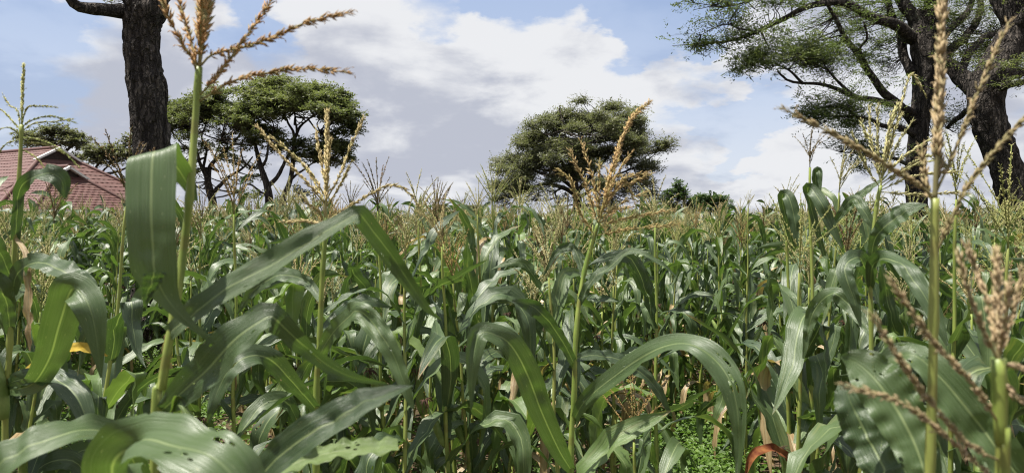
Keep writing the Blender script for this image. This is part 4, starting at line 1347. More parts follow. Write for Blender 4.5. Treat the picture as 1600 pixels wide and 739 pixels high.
hero_leaf(pa, [(240, 425, 0.957, .020, 35), (232, 452, 0.965, .012, 25), (228, 475, 0.97, .0015, 20)], 4, n=20, mat='leaf', var=0.2)
hero_leaf(pa, [(263, 522, 1.05, .014, -25), (300, 492, 1.02, .022, -35), (350, 458, 1.0, .026, -40), (410, 420, .99, .026, -38), (480, 378, .99, .022, -42), (535, 347, 1.0, .018, -46), (556, 335, 1.005, .016, -30), (563, 335, 1.01, .017, -10), (570, 344, 1.02, .018, 10), (610, 397, 1.05, .018, 20), (640, 442, 1.07, .015, 25), (668, 482, 1.08, .008, 35), (690, 500, 1.09, .001, 40)], 5, wave=0.06, chan=0.3, var=0.45, holes=0.25)
hero_leaf(pa, [(254, 640, 1.05, .012, 0), (282, 615, 1.02, .026, -15), (325, 575, .99, .034, -20), (370, 528, .97, .034, -28), (412, 499, .97, .028, -40), (424, 495, .975, .024, -20), (433, 501, .98, .022, 10), (480, 545, 1.02, .018, 30), (520, 575, 1.04, .015, 30), (560, 590, 1.06, .009, 35), (615, 602, 1.09, .001, 30)], 6, wave=0.14, chan=0.25, var=0.3, ragged=0.3)
hero_leaf(pa, [(262, 660, 1.05, .010, 30), (276, 628, 1.03, .011, 40), (284, 622, 1.02, .010, 40), (300, 650, 1.01, .009, 40), (316, 690, 1.0, .008, 40), (326, 720, .99, .006, 40)], 7, n=24, chan=0.7, mat='leaf_young', var=0.9)
hero_leaf(pa, [(240, 790, 1.04, .014, 20), (205, 712, .99, .026, 30), (172, 680, .95, .030, -40), (135, 672, .91, .032, -58), (85, 684, .88, .034, -52), (30, 708, .86, .034, -45), (-30, 748, .86, .030, -35), (-80, 800, .88, .010, -20)], 8, wave=0.08, chan=0.18, var=0.6)
hero_leaf(pa, [(232, 860, 1.04, .014, 0), (190, 790, .95, .028, 20), (175, 735, .87, .036, 25), (195, 704, .80, .040, -30), (250, 692, .75, .044, -52), (310, 712, .72, .044, -42), (370, 756, .71, .040, -32), (430, 830, .72, .020, -20)], 9, slim=0.85, wave=0.07, chan=0.16, var=0.7, holes=0.2)
hero_tassel(pa, 'tassel_orange', [(311, 108, 1.08), (314, 70, 1.08), (318, 20, 1.08), (321, -50, 1.08), (323, -120, 1.09)], [
    [(308, 116, 1.08), (300, 92, 1.07), (283, 65, 1.06), (266, 32, 1.04), (252, -4, 1.03)],
    [(309, 112, 1.08), (304, 85, 1.08), (295, 55, 1.09), (285, 20, 1.10), (275, -20, 1.11)],
    [(313, 104, 1.08), (332, 86, 1.07), (380, 74, 1.05), (430, 58, 1.04), (480, 35, 1.03), (545, 20, 1.03)],
    [(309, 152, 1.08), (330, 130, 1.08), (352, 102, 1.09), (378, 66, 1.11), (405, 30, 1.13), (428, -5, 1.14)],
    [(309, 160, 1.08), (325, 150, 1.08), (365, 127, 1.07), (420, 114, 1.07), (480, 108, 1.07), (543, 113, 1.06)],
    [(313, 100, 1.08), (319, 60, 1.09), (326, 10, 1.10), (335, -40, 1.11)],
    [(311, 100, 1.08), (313, 55, 1.06), (316, 10, 1.05), (312, -40, 1.04)]], 71, size=1.22, fat=1.4)

# --- plant at the left edge with an ear
pb, Cb = hero_plant('near maize plant at the left edge with drooping green tassel and husked ear', 1.7, 8,
                    [(8, 680, 1.7), (14, 560, 1.7), (20, 440, 1.7), (27, 320, 1.7), (32, 240, 1.7), (34, 195, 1.7)], 0.0135, 0.0038, 2, (7, 0.95), 1.2)
hero_leaf(pb, [(24, 375, 1.7, .012, 0), (30, 300, 1.67, .018, 30), (55, 276, 1.64, .022, -50), (80, 272, 1.62, .026, -15), (96, 282, 1.62, .026, 10), (102, 310, 1.63, .004, 10)], 12, var=0.2, n=40)
hero_leaf(pb, [(18, 460, 1.7, .014, 0), (30, 425, 1.66, .024, -25), (60, 410, 1.6, .032, -45), (100, 424, 1.55, .034, -35), (135, 450, 1.53, .028, -25), (165, 490, 1.52, .006, -15)], 13, var=0.25)
hero_leaf(pb, [(12, 610, 1.7, .014, 0), (50, 600, 1.6, .028, 10), (76, 562, 1.54, .038, 5), (92, 510, 1.48, .044, 0), (107, 462, 1.43, .044, -8), (114, 452, 1.41, .042, -10), (122, 453, 1.395, .040, -5), (138, 475, 1.38, .038, 0), (149, 515, 1.38, .026, 5), (158, 590, 1.39, .002, 5)], 14, var=0.7, wave=0.1)
hero_leaf(pb, [(20, 440, 1.7, .012, 0), (0, 395, 1.66, .024, 25), (-25, 375, 1.62, .030, -30), (-60, 390, 1.6, .02, -30)], 15, var=0.5, n=30)
hero_leaf(pb, [(16, 520, 1.7, .012, 0), (10, 470, 1.67, .026, 20), (-10, 440, 1.62, .034, -10), (-40, 440, 1.58, .03, -20)], 16, var=0.5, n=30)
hero_leaf(pb, [(12, 600, 1.7, .014, 0), (40, 590, 1.64, .030, -30), (80, 590, 1.6, .038, -40), (120, 620, 1.56, .034, -20), (145, 690, 1.55, .01, -10)], 17, var=0.1, ragged=0.3)
tag(hero_leaf(pb, [(30, 590, 1.7, .010, 0), (70, 560, 1.8, .014, -20), (110, 543, 1.9, .018, -30), (140, 545, 1.95, .016, -25), (168, 556, 2.0, .002, -20)], 18, mat='leaf_yellow', n=30), 'yellowed withered leaf')
tag(hero_leaf(pb, [(24, 372, 1.7, .005, 0), (40, 395, 1.66, .008, 10), (44, 440, 1.64, .010, 20), (45, 500, 1.63, .012, 40), (47, 548, 1.63, .003, 50)], 19, mat='leaf_dry', n=30, wave=0.5), 'dried straw-coloured hanging piece of broken tassel')  # stands for a broken dry tassel piece, built as a narrow blade
e = put('ear', EAR, pb, tuple(at(6, 655, 1.68) - np.array(pb.location)), 3.0, R(8), 1.05)
put('silk', SILK, e, (0, 0, 0), 0)
hero_tassel(pb, 'tassel_green', [(34, 195, 1.7), (35, 150, 1.7), (37, 103, 1.7)], [
    [(33, 200, 1.7), (50, 188, 1.68), (80, 182, 1.66), (118, 192, 1.65)], [(33, 206, 1.7), (55, 193, 1.72), (85, 190, 1.74), (112, 186, 1.76)],
    [(33, 205, 1.7), (20, 190, 1.72), (2, 172, 1.73), (-20, 168, 1.74)], [(32, 212, 1.7), (15, 200, 1.68), (-5, 205, 1.67), (-25, 225, 1.66)],
    [(33, 215, 1.7), (60, 218, 1.68), (92, 232, 1.66), (125, 262, 1.65)], [(33, 222, 1.7), (70, 226, 1.71), (100, 240, 1.72)], [(32, 218, 1.7), (10, 225, 1.7), (-5, 245, 1.7), (-15, 270, 1.7)],
    [(33, 200, 1.7), (42, 170, 1.69), (62, 166, 1.68), (88, 168, 1.67)], [(32, 205, 1.7), (28, 175, 1.7), (15, 165, 1.71), (5, 150, 1.71)], [(32, 232, 1.7), (60, 250, 1.69), (85, 290, 1.68)]], 72, size=0.8, stem=0.0016, rows=2, anth=0.05, flare=0.22)

# --- blond tassel plant left of the middle
pc, Cc = hero_plant('near maize plant with stout blond tassel, left of the middle', 1.8, 492,
                    [(494, 650, 1.8), (499, 540, 1.8), (503, 440, 1.8), (507, 380, 1.8), (508, 340, 1.8)], 0.012, 0.0052, 3, (9, 1.0), 2.0)
hero_leaf(pc, [(497, 560, 1.8, .012, 0), (520, 520, 1.72, .026, -25), (550, 491, 1.65, .030, -35), (560, 487, 1.63, .030, -15), (570, 491, 1.62, .030, 0), (588, 512, 1.6, .031, 5), (612, 550, 1.58, .026, 10), (632, 600, 1.57, .018, 15), (646, 638, 1.57, .004, 20)], 22, var=0.75, ragged=0.2)
hero_leaf(pc, [(503, 470, 1.8, .011, 0), (480, 440, 1.86, .020, 25), (440, 430, 1.92, .026, -35), (400, 450, 1.98, .022, -20), (370, 490, 2.02, .004, 0)], 23, var=0.4)
hero_leaf(pc, [(500, 520, 1.8, .012, 0), (525, 500, 1.88, .026, -10), (550, 480, 1.95, .030, -20), (575, 470, 2.0, .024, -30), (610, 480, 2.05, .004, 0)], 24, var=0.15)
hero_leaf(pc, [(495, 640, 1.8, .014, 0), (460, 600, 1.72, .028, 25), (420, 560, 1.66, .034, -10), (380, 560, 1.6, .034, -30), (345, 600, 1.58, .026, -20), (325, 660, 1.57, .004, 0)], 25, var=0.35, ragged=0.3)
hero_tassel(pc, 'tassel_straw', [(508, 345, 1.8), (510, 290, 1.8), (511, 235, 1.8), (511, 176, 1.8)], [
    [(507, 318, 1.8), (482, 288, 1.77), (442, 246, 1.74), (402, 198, 1.72)], [(507, 305, 1.8), (485, 270, 1.79), (455, 240, 1.78), (426, 215, 1.77)], [(509, 290, 1.8), (500, 245, 1.81), (493, 200, 1.82)],
    [(510, 312, 1.8), (530, 275, 1.82), (548, 228, 1.84), (568, 185, 1.85)], [(511, 322, 1.8), (530, 292, 1.78), (551, 250, 1.76)], [(510, 346, 1.8), (540, 326, 1.78), (575, 306, 1.76), (604, 291, 1.75), (630, 294, 1.74), (655, 322, 1.74)],
    [(507, 345, 1.8), (495, 328, 1.78), (478, 316, 1.76)], [(507, 352, 1.8), (480, 346, 1.82), (440, 347, 1.84)], [(510, 300, 1.8), (513, 255, 1.78), (516, 215, 1.77)], [(507, 316, 1.8), (490, 282, 1.83), (470, 252, 1.85)]], 73, size=1.25, stem=0.0028, rows=3, anth=0.2, flare=0.3)

# --- orange tassel plant in the middle
pd, Cd = hero_plant('near maize plant in the middle with wide orange brush tassel', 1.8, 888,
                    [(892, 725, 1.8), (897, 620, 1.8), (899, 540, 1.8), (905, 470, 1.81), (914, 420, 1.82), (925, 380, 1.82), (935, 348, 1.82)], 0.0115, 0.0045, 4, (9, 1.0), 0.2)
hero_leaf(pd, [(897, 655, 1.8, .012, 0), (915, 625, 1.74, .024, -15), (960, 588, 1.66, .030, -30), (1010, 552, 1.58, .033, -45), (1060, 537, 1.52, .036, -52), (1105, 550, 1.47, .038, -28), (1138, 590, 1.44, .034, 0), (1152, 640, 1.43, .024, 8), (1155, 700, 1.43, .012, 12), (1150, 760, 1.43, .002, 12)], 31, var=0.55, wave=0.08, holes=0.35)
hero_leaf(pd, [(904, 475, 1.81, .010, 0), (925, 440, 1.78, .018, -40), (955, 415, 1.75, .018, -45), (988, 392, 1.72, .012, -40), (1030, 410, 1.70, .008, -40), (1060, 435, 1.7, .001, -40)], 32, var=0.35)
hero_leaf(pd, [(898, 570, 1.8, .012, 0), (880, 535, 1.76, .020, 20), (855, 500, 1.72, .024, 30), (830, 478, 1.7, .022, 10), (800, 470, 1.68, .004, 0)], 33, var=0.2, n=40)
hero_leaf(pd, [(899, 560, 1.8, .012, 0), (930, 555, 1.86, .022, -40), (975, 565, 1.92, .026, -45), (1020, 600, 1.96, .022, -35), (1050, 650, 1.98, .003, 0)], 34, var=0.1)
hero_leaf(pd, [(893, 735, 1.8, .014, 0), (872, 700, 1.72, .030, 8), (845, 640, 1.64, .036, 5), (822, 580, 1.58, .038, -5), (796, 536, 1.54, .034, -15), (770, 521, 1.525, .030, -20), (756, 519, 1.515, .029, -10), (746, 527, 1.505, .028, 0), (738, 575, 1.5, .018, 10), (736, 640, 1.5, .001, 10)], 35, var=0.65, wave=0.08, cols=12)
hero_leaf(pd, [(912, 430, 1.82, .009, 0), (903, 400, 1.84, .014, 30), (892, 385, 1.86, .016, 20), (870, 395, 1.88, .012, -20), (850, 430, 1.9, .002, 0)], 36, var=0.15, n=30)
hero_tassel(pd, 'tassel_amber', [(935, 350, 1.82), (950, 290, 1.82), (970, 222, 1.82), (988, 185, 1.82), (1015, 160, 1.82)], [
    [(934, 348, 1.82), (917, 295, 1.80), (890, 236, 1.79)], [(935, 340, 1.82), (926, 280, 1.83), (908, 220, 1.84)], [(931, 370, 1.82), (905, 330, 1.80), (893, 285, 1.78), (869, 263, 1.77)], [(936, 340, 1.82), (936, 300, 1.8), (937, 253, 1.79)],
    [(939, 335, 1.82), (965, 297, 1.84), (1018, 272, 1.86)], [(939, 340, 1.82), (980, 312, 1.8), (1012, 300, 1.79)], [(942, 325, 1.82), (975, 280, 1.81), (1012, 270, 1.80)], [(940, 335, 1.82), (955, 285, 1.83), (968, 240, 1.84)],
    [(937, 352, 1.82), (980, 341, 1.80), (1052, 328, 1.78)], [(932, 368, 1.82), (985, 358, 1.79), (1062, 350, 1.77)], [(945, 310, 1.82), (965, 275, 1.80), (982, 290, 1.79), (992, 318, 1.78)], [(936, 345, 1.82), (950, 300, 1.86), (948, 262, 1.88)],
    [(936, 350, 1.82), (960, 330, 1.86), (985, 325, 1.88)], [(935, 350, 1.82), (922, 315, 1.86), (915, 280, 1.88)], [(940, 330, 1.82), (960, 280, 1.79), (985, 240, 1.77)]], 74, size=1.35, fat=0.8, stem=0.002, rows=2, anth=0.35)

# --- green-yellow fan tassel plant on the right
pe, Ce = hero_plant('near maize plant on the right with pale green fan tassel and glossy flag leaf', 2.0, 1358,
                    [(1361, 560, 2.0), (1360, 450, 2.0), (1363, 380, 2.0), (1370, 320, 2.0), (1376, 290, 2.0)], 0.0115, 0.0045, 5, (10, 1.15), 1.0)
hero_leaf(pe, [(1361, 405, 2.0, .010, 0), (1368, 372, 1.97, .020, -10), (1390, 348, 1.93, .034, -25), (1420, 328, 1.9, .028, -35), (1448, 320, 1.88, .003, -40)], 41, var=0.4, wave=0.08)
hero_leaf(pe, [(1360, 440, 2.0, .011, 0), (1350, 415, 1.95, .024, 20), (1340, 402, 1.9, .028, -30), (1320, 420, 1.86, .028, -20), (1335, 470, 1.84, .018, 0), (1345, 510, 1.84, .003, 0)], 42, var=0.25)
hero_leaf(pe, [(1360, 450, 2.0, .011, 0), (1365, 412, 1.9, .024, -20), (1395, 405, 1.8, .032, -48), (1430, 440, 1.72, .030, -25), (1460, 490, 1.68, .022, -10), (1480, 540, 1.66, .004, 0)], 43, var=0.3)
hero_leaf(pe, [(1360, 520, 2.0, .012, 0), (1330, 480, 2.06, .026, 15), (1300, 460, 2.1, .030, -20), (1270, 490, 2.15, .026, -10), (1255, 560, 2.17, .004, 0)], 44, var=0.6, holes=0.3)
hero_tassel(pe, 'tassel_pale', [(1376, 292, 2.0), (1382, 245, 2.0), (1392, 195, 2.0), (1402, 165, 2.0)], [
    [(1374, 292, 2.0), (1352, 258, 1.98), (1332, 208, 1.96)], [(1376, 285, 2.0), (1362, 225, 2.01), (1358, 165, 2.02)], [(1377, 280, 2.0), (1371, 220, 1.99), (1372, 165, 1.98)], [(1379, 275, 2.0), (1398, 205, 2.0), (1412, 150, 2.0), (1424, 115, 2.0), (1440, 138, 2.0), (1448, 155, 2.0)],
    [(1379, 282, 2.0), (1412, 245, 1.98), (1460, 215, 1.96)], [(1378, 286, 2.0), (1425, 255, 2.02), (1462, 240, 2.04)], [(1378, 292, 2.0), (1420, 262, 1.99), (1460, 250, 1.98)], [(1377, 297, 2.0), (1430, 275, 2.0), (1500, 268, 2.0)],
    [(1376, 300, 2.0), (1440, 304, 1.98), (1510, 300, 1.96)], [(1376, 284, 2.0), (1366, 240, 2.03), (1345, 190, 2.05)], [(1377, 280, 2.0), (1386, 225, 1.97), (1392, 180, 1.95)], [(1378, 280, 2.0), (1400, 230, 2.03), (1425, 190, 2.05)], [(1378, 278, 2.0), (1392, 220, 2.02), (1410, 178, 2.03)]], 75, size=1.5, fat=0.85, stem=0.002, rows=2, anth=0.12, flare=0.28)

# --- very near plant whose tassel rises through the right of the picture
pf, Cf = hero_plant('closest tall maize plant on the right, thick tassel spike rising past the trees', 0.86, 1440,
                    [(1453, 745, .86), (1457, 600, .86), (1459, 480, .86), (1460, 380, .86), (1461, 310, .86)], 0.0085, 0.0046, 6, (6, 0.95), 2.2)
hero_tassel(pf, 'tassel_shaded', [(1461, 312, .86), (1464, 240, .86), (1468, 150, .86), (1471, 60, .86), (1474, -40, .86)], [
    [(1459, 312, .86), (1440, 292, .855), (1380, 254, .84), (1310, 214, .83), (1226, 171, .82)], [(1463, 300, .86), (1490, 240, .86), (1520, 165, .86), (1550, 95, .86), (1576, 35, .86)],
    [(1461, 400, .86), (1480, 358, .85), (1510, 295, .84), (1555, 235, .83), (1620, 165, .82)], [(1458, 318, .86), (1448, 290, .87), (1440, 228, .88)], [(1462, 300, .86), (1470, 240, .87), (1462, 180, .88), (1468, 120, .89)]], 76, size=1.12, fat=1.15, stem=0.0022, rows=3, anth=0.2, flare=0.28)
hero_leaf(pf, [(1456, 800, .86, .012, 0), (1440, 722, .88, .026, 8), (1412, 658, .90, .034, 4), (1380, 608, .92, .036, -5), (1352, 577, .94, .030, -12), (1330, 562, .95, .018, -12), (1314, 556, .95, .003, 0)], 51, var=0.66, wave=0.12, holes=0.5, cols=14, n=80, slim=0.85, buckle=0.08, chan=0.35)
hero_leaf(pf, [(1456, 820, .86, .012, 0), (1400, 760, .93, .03, 20), (1360, 690, .98, .036, 20), (1330, 630, 1.0, .030, -10), (1318, 600, 1.02, .01, -10)], 52, var=0.15, holes=0.7)
hero_leaf(pf, [(1640, 800, .95, .03, 10), (1580, 730, .96, .036, 8), (1520, 650, .98, .038, 0), (1470, 590, 1.0, .034, -15), (1430, 558, 1.02, .028, -40), (1395, 556, 1.04, .018, -20), (1370, 575, 1.05, .002, 0)], 53, var=0.68, wave=0.07, holes=0.5, cols=14, n=80, buckle=0.08, chan=0.35)

# --- lowest right tassel, nearest of all
pg, Cg = hero_plant('short maize plant in the bottom right corner, its pinkish tassel closest of all', 0.62, 1566,
                    [(1566, 790, .62), (1564, 700, .62), (1562, 620, .62), (1560, 560, .62)], 0.0085, 0.005, 7, (7, 1.0), 0.8)
hero_tassel(pg, 'tassel_pink', [(1560, 565, .62), (1559, 500, .62), (1557, 400, .62)], [
    [(1558, 560, .62), (1530, 500, .615), (1508, 440, .61), (1496, 390, .61)], [(1559, 555, .62), (1545, 480, .63), (1524, 420, .64), (1510, 380, .64)], [(1562, 555, .62), (1582, 490, .62), (1598, 425, .62)], [(1561, 570, .62), (1600, 575, .61), (1650, 585, .60)],
    [(1560, 660, .62), (1520, 600, .60), (1460, 535, .585), (1390, 435, .57)], [(1563, 720, .62), (1510, 690, .60), (1440, 610, .58), (1360, 490, .56)], [(1563, 760, .62), (1500, 700, .60), (1410, 630, .585), (1318, 602, .58)],
    [(1561, 590, .62), (1590, 620, .61), (1625, 640, .60)], [(1562, 560, .62), (1570, 500, .6), (1578, 440, .59)]], 77, size=0.85, stem=0.0016, rows=3, anth=0.1, flare=0.22)

# --- plant between, whose dark leaf crosses the bottom
ph, Ch = hero_plant('near maize plant at the bottom with dark blue-green leaf slanting up right', 0.92, 395,
                    [(385, 900, .92), (384, 830, .92), (382, 790, .92)], 0.011, 0.008, 8, (6, 0.95), 1.9)
hero_leaf(ph, [(385, 810, .92, .012, 0), (400, 755, .91, .020, -15), (445, 705, .90, .027, -22), (500, 668, .89, .029, -25), (560, 635, .89, .024, -28), (605, 615, .90, .014, -30), (645, 602, .91, .001, -30)], 61, var=0.02, wave=0.05, chan=0.35)
hero_leaf(ph, [(387, 800, .92, .012, 0), (430, 740, .95, .016, -40), (490, 715, .97, .020, -45), (550, 702, .98, .022, -45), (600, 698, .99, .020, -45), (622, 696, .995, .014, -45)], 62, var=0.9, mat='leaf_young', ragged=0.8, wave=0.2)
hero_leaf(ph, [(384, 840, .92, .012, 0), (360, 790, 1.0, .02, 20), (340, 770, 1.05, .03, 0), (300, 790, 1.08, .02, 0)], 63, var=0.4, n=30)

# --- plants a little further back that stand out, placed by their tassels
def feature(label, px, d, tassel_base_py, tassel, seed, tilt=(0, 0), tscale=1.0, leaves=(), nleaf=None):
    p = at(px, 352, d)
    top = at(px, tassel_base_py, d)[2]
    root = maize_plant(float(p[0]), float(p[1]), float(top), label, 'maize plants nearest the path', seed, tassel, nleaf, tilt, tscale, min(float(top) * 0.92, 1.42))
    for i, l in enumerate(leaves):
        hl = hero_leaf(root, l, seed * 7 + i, var=0.3 + 0.1 * i, n=40, cols=8)
    return root


feature('maize plant with tall narrow brown tassel right of the blond tassel', 597, 3.3, 330, 10, 201, tscale=0.85)
feature('maize plant with thin reddish tassel and long strap leaves before the right acacia', 1272, 2.7, 262, 4, 202, tscale=0.55, leaves=[
    [(1288, 400, 2.7, .010, 0), (1262, 300, 2.66, .022, -30), (1275, 305, 2.6, .030, 10), (1295, 345, 2.58, .026, 10), (1316, 388, 2.57, .004, 10)],
    [(1280, 330, 2.7, .010, 0), (1274, 275, 2.68, .016, 20), (1280, 268, 2.66, .016, 0), (1282, 300, 2.65, .004, 0)],
    [(1290, 370, 2.7, .010, 0), (1330, 312, 2.6, .020, -30), (1350, 330, 2.55, .024, -10), (1372, 370, 2.53, .004, -10)],
    [(1300, 352, 2.7, .008, 0), (1340, 310, 2.62, .022, -30), (1386, 275, 2.55, .003, -30)]])
feature('maize plant with dark hanging top leaf left of the right-hand strap leaves', 1236, 2.9, 330, 6, 203, tscale=0.6, leaves=[
    [(1240, 390, 2.9, .012, 0), (1222, 312, 2.84, .020, 0), (1232, 308, 2.8, .030, 0), (1242, 345, 2.78, .030, 0), (1245, 385, 2.78, .008, 0)]])
feature('maize plant with pale upright tassel between the two right acacia trunks', 1486, 2.5, 312, 2, 204, tscale=0.85)
feature('maize plant at the right edge with yellow tassel before the leaning trunk', 1572, 2.3, 388, 5, 205, tscale=0.95)
feature('maize plant with dark rusty tassel in front of the red roof', 108, 2.6, 318, 4, 206, (0, 0.10), 1.0)
feature('maize plant with brown tassel before the twisting acacia limbs', 352, 3.0, 335, 1, 207, (0, 0.04), 0.9)
feature('maize plant with bushy straw tassel just right of the orange brush tassel', 1026, 3.0, 352, 3, 208, tscale=0.9, nleaf=9)
feature('maize plant with curled twisting top leaves against the sky, right of the bush', 1166, 5.2, 325, 6, 209, tscale=0.45)
feature('maize plant with straw tassel standing below the blue gap of sky', 660, 3.6, 345, 0, 210, tscale=0.9)
feature('maize plant with dull tassel left of the grey thorn tree', 752, 4.2, 335, 9, 211, tscale=0.85)
yl = feature('maize plant with yellow spreading tassel at the lower right middle', 1250, 2.6, 425, 5, 212, tscale=0.9)
feature('short maize plant with rusty tassel low in the bottom middle', 1000, 2.5, 690, 1, 213, tscale=0.85, nleaf=6)
feature('maize plant with faded tassel in front of the middle of the field', 700, 2.9, 385, 7, 214, tscale=0.95)

tag(hero_leaf(yl, [(1256, 770, 2.6, .012, 0), (1246, 730, 2.5, .016, 10), (1222, 708, 2.44, .020, -25), (1194, 701, 2.4, .020, -30), (1174, 714, 2.38, .016, 0), (1164, 745, 2.38, .003, 0)], 83, wave=0.4, chan=0.5, mat='leaf_red', n=36), 'reddish-brown arching leaf')

# ------------------------------------------------------------------ the rows behind them
cells = []
ang = R(24)
ca, sa = math.cos(ang), math.sin(ang)
rf = np.random.default_rng(77)
for i in range(-140, 141):
    for j in range(-260, 261):
        u_, v_ = i * 0.68 + rf.normal(0, 0.06), j * 0.265 + rf.normal(0, 0.06)
        x, y = u_ * ca - v_ * sa, u_ * sa + v_ * ca
        if y < 2.5 or y > 36.5 or (x < -0.42 * y and y > 27) or abs(x) > y * 0.71 + 1.2:
            continue
        px = 800 + F * x / y
        if y < 5.8 and 985 < px < 1190:      # open weedy gap at the right
            continue
        if y < 7.5 and 95 < px < 300:        # open weedy gap at the left
            continue
        if y < 3.0 and rf.uniform() < 0.25:
            continue
        cells.append((math.hypot(x, y), x, y, px))
cells.sort()
hx = [(o.location.x, o.location.y) for o in bpy.data.objects if o.name.startswith('maize_plant')]
trunks_xy = [(-4.8, 10.0), (7.08, 13.0), (8.45, 12.2)]
keep = []
for c in cells:
    if min(math.hypot(c[1] - a, c[2] - b_) for a, b_ in hx) < 0.22:
        continue
    if min(math.hypot(c[1] - a, c[2] - b_) for a, b_ in trunks_xy) < 0.7:
        continue
    keep.append(c)
near = [c for c in keep if -40 < c[3] < 1640][:284]
near_set = set(near)
far = [c for c in keep if c not in near_set]
print('near', len(near), 'far', len(far), 'near reaches', near[-1][0])
COLS = [(-100, 210, 'below the red roof'), (210, 420, 'below the twisting acacia'), (420, 620, 'below the broad acacia'), (620, 760, 'below the open sky'),
        (760, 900, 'below the thorn tree, left half'), (900, 1050, 'below the thorn tree, right half'), (1050, 1200, 'below the far bushes'), (1200, 1400, 'below the reaching boughs'), (1400, 1800, 'below the big trunks')]
ROWS = [(0, 4.2, 'front rows'), (4.2, 5.8, 'second rows'), (5.8, 7.4, 'middle rows'), (7.4, 99, 'back rows')]
NTH = ['leftmost', 'second from left', 'third from left', 'fourth from left', 'fifth from left', 'sixth from left', 'seventh from left', 'eighth from left', 'ninth from left', 'tenth from left', 'eleventh from left', 'twelfth from left',
       'thirteenth from left', 'fourteenth from left', 'fifteenth from left', 'sixteenth from left', 'seventeenth from left', 'eighteenth from left', 'nineteenth from left', 'twentieth from left']
place_of = {}
for c in near:
    key = (next(t for a, b_, t in ROWS if a <= c[2] < b_), next(t for a, b_, t in COLS if a <= c[3] < b_))
    place_of.setdefault(key, []).append(c)
for (row, place), cs in place_of.items():
    for q, c in enumerate(sorted(cs, key=lambda t: t[3])):
        hgt = 1.44 + 0.10 * rf.normal() + 0.17 * min(max((c[2] - 2.6) / 4.0, 0.0), 1.0) + (0.18 if c[2] > 3.8 and rf.uniform() < 0.18 else 0.0)
        lab = 'maize plant, %s in the %s %s' % (NTH[min(q, 19)], row, place)
        maize_plant(c[1], c[2], float(np.clip(hgt, 1.15, 1.95)), lab, 'maize in the %s %s' % (row, place), 1000 + near.index(c))

# ------------------------------------------------------------------ the rest of the field as one mass
def field_variant(seed, n, cols, nleaf, zlo, tb):
    r = np.random.default_rng(seed)
    L, T_ = MB(), MB()
    az = r.uniform(0, 6.28)
    for i in range(nleaf):
        z = zlo + (1.62 - zlo) * (i + 0.5) / nleaf
        kind = int(r.choice(3, p=[0.55, 0.2, 0.25] if z < 1.05 else [0.5, 0.42, 0.08]))
        p0, p1, bd = [(R(r.uniform(52, 72)), R(r.uniform(-75, -50)), .48), (R(r.uniform(62, 78)), R(r.uniform(-10, 25)), .6), (R(r.uniform(25, 50)), R(r.uniform(-88, -75)), .3)][kind]
        C, S, N, wid, s, wv = blade(r.uniform(0.48, 0.74) * (1 if z < 1.05 else 0.72), 0.046, p0, p1, bd, int(r.integers(1e6)), n, cols, 0.25, 0.8)
        V, Q, A = strip(C, S, N, wid, cols, s, wv, 0.3, int(r.integers(1e6)), r.uniform(0, 1))
        a = az + (i % 2) * math.pi + r.normal(0, 0.4)
        Rz = np.array([[math.cos(a), -math.sin(a), 0], [math.sin(a), math.cos(a), 0], [0, 0, 1]])
        L.add(V @ Rz.T + (0, 0, z), Q, lf=A)
    st = MB()
    V, Q, T = tube(np.array([(0, 0, 0), (0, 0, 0.8), (0, 0, 1.72)]), [0.012, 0.009, 0.005], 4, False)
    st.add(V, Q)
    for c in tassel_curves(r, r.uniform(0.24, 0.32), tb, 0.5, 0.95):
        c = c[::2] if len(c) < 9 else c[::3]
        m = len(c)
        ww = np.linspace(0.0048, 0.0030, m)[:, None]
        a = r.uniform(0, 6.28)
        for q in ((0, 1.57) if n > 6 else (0,)):
            s_ = np.array((math.cos(a + q), math.sin(a + q), 0.2))
            V = np.vstack([c + s_ * ww, c - s_ * ww]) + (0, 0, 1.64)
            j = np.arange(m - 1)
            T_.add(V, np.stack([j, j + 1, m + j + 1, m + j], 1), var=np.full(2 * m, r.uniform(0.1, 0.9)))
    return L.arrays(), st.arrays(), T_.arrays()


LOD = [[field_variant(700 + i, 8, 2, 15, 0.2, 7) for i in range(8)], [field_variant(720 + i, 6, 2, 12, 0.5, 7) for i in range(8)], [field_variant(740 + i, 4, 2, 9, 0.8, 7) for i in range(8)]]
acc = [MB(), MB(), MB()]
for dist, x, y, px in far:
    lod = 0 if y < 14 else 1 if y < 22 else 2
    v = LOD[lod][int(rf.integers(8))]
    a = rf.uniform(0, 6.28)
    h = float(np.clip(rf.normal(1.0, 0.095), 0.78, 1.26))
    lx, ly = rf.normal(0, 0.03, 2)
    Rm = np.array([[math.cos(a), -math.sin(a), lx], [math.sin(a), math.cos(a), ly], [0, 0, h]])
    k = rf.uniform(0, 1)
    for t in range(3):
        V, F_, A = v[t]
        W = V @ Rm.T + (x, y, 0)
        if t == 0:
            A = dict(lf=A['lf'] + np.array((0, 0, k)))
        elif t == 2:
            A = dict(var=np.clip(A['var'] + (k - 0.5) * 0.8, 0, 1))
        acc[t].add(W, F_[0], **A)
print('field faces', sum(len(q) for a in acc for q in a.Q))
fieldo = thing('maize_field', 'dense mass of tasselled maize filling the field behind the nearer rows', 'maize field', (0, 0, 0))
fieldo['kind'] = 'stuff'
for nm, a, mt in (('leaves', acc[0], 'leaf'), ('stalks', acc[1], 'stalk'), ('tassels', acc[2], 'tassel_field')):
    o = obj(nm, a.mesh(nm), M[mt], fieldo)
    o['kind'] = 'stuff'

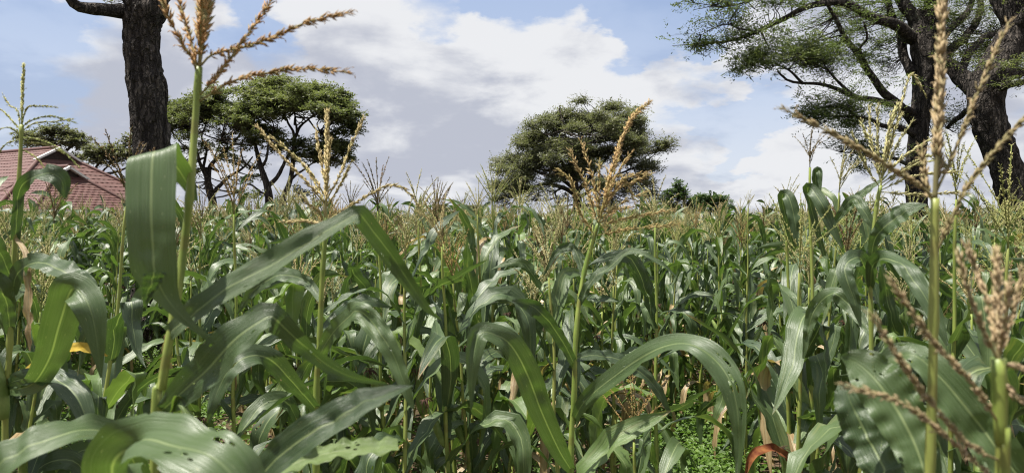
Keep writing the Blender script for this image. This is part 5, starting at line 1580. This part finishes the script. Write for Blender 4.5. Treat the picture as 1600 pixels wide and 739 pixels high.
# ------------------------------------------------------------------ low weeds between the rows
wb = MB()
rw = np.random.default_rng(90)
spots = []
for _ in range(9000):
    y = math.sqrt(rw.uniform(2.2 ** 2, 13 ** 2))
    x = rw.uniform(-0.74, 0.74) * y
    px = 800 + F * x / y
    keep_p = 0.6
    if 1010 < px < 1180 and y < 8:
        keep_p = 1.0
    if 100 < px < 330 and y < 10:
        keep_p = 0.9
    if rw.uniform() < keep_p:
        spots.append((x, y))
for _ in range(800):
    p = at(rw.uniform(980, 1190), 352, rw.uniform(4.2, 7.4))
    spots.append((p[0], p[1]))
for _ in range(620):
    p = at(rw.uniform(90, 330), 352, rw.uniform(4.4, 9.0))
    spots.append((p[0], p[1]))
for x, y in spots:
    n = int(rw.integers(9, 20))
    h = rw.uniform(0.06, 0.24)
    z = h * rw.uniform(0.15, 1.0, n)
    a = rw.uniform(0, 6.28, n)
    rad = rw.uniform(0.01, 0.10, n)
    c = np.stack([x + rad * np.cos(a), y + rad * np.sin(a), z], 1)
    d = np.stack([np.cos(a), np.sin(a), rw.uniform(-0.3, 0.5, n)], 1)
    s_ = unit(np.cross(d, np.array((0, 0, 1.0)) + rw.normal(0, 0.25, (n, 3))))
    L = rw.uniform(0.022, 0.055, (n, 1))
    W = L * rw.uniform(0.26, 0.40, (n, 1))
    up = np.array((0, 0, 0.25)) * L
    V = np.stack([c, c + d * L * 0.45 + s_ * W + up, c + d * L, c + d * L * 0.45 - s_ * W + up], 1).reshape(-1, 3)
    i4 = (np.arange(n) * 4)[:, None]
    T_ = np.concatenate([i4 + np.array([[0, 2, 1]]), i4 + np.array([[0, 3, 2]])])
    k = rw.uniform(0, 0.6)
    wb.add(V, None, T_, var=np.repeat(np.clip(k + rw.uniform(0, 0.4, n), 0, 1), 4))
tag(obj('weeds', wb.mesh('weeds', False), M['weed']), 'low bright green weeds covering the soil between the maize rows', 'weeds', kind='stuff')

# ------------------------------------------------------------------ dry leaf litter on the soil
lb = MB()
rl = np.random.default_rng(95)
for i in range(420):
    y = math.sqrt(rl.uniform(2.4 ** 2, 10 ** 2))
    x = rl.uniform(-0.72, 0.72) * y
    C, S, N, wid, s, wv = blade(rl.uniform(0.15, 0.45), rl.uniform(0.012, 0.026), R(rl.uniform(-4, 10)), R(rl.uniform(-12, 4)), 0.5, 3000 + i, 8, 2, 0.6, 1.2)
    V, Q, A = strip(C, S, N, wid, 2, s, wv, 0.5, 3000 + i, rl.uniform(0, 1))
    a = rl.uniform(0, 6.28)
    Rz = np.array([[math.cos(a), -math.sin(a), 0], [math.sin(a), math.cos(a), 0], [0, 0, 0.4]])
    lb.add(V @ Rz.T + (x, y, 0.05), Q, lf=A)
tag(obj('leaf_litter', lb.mesh('leaf_litter'), M['leaf_dry']), 'dry brown maize leaves lying on the soil', 'leaf litter', kind='stuff')
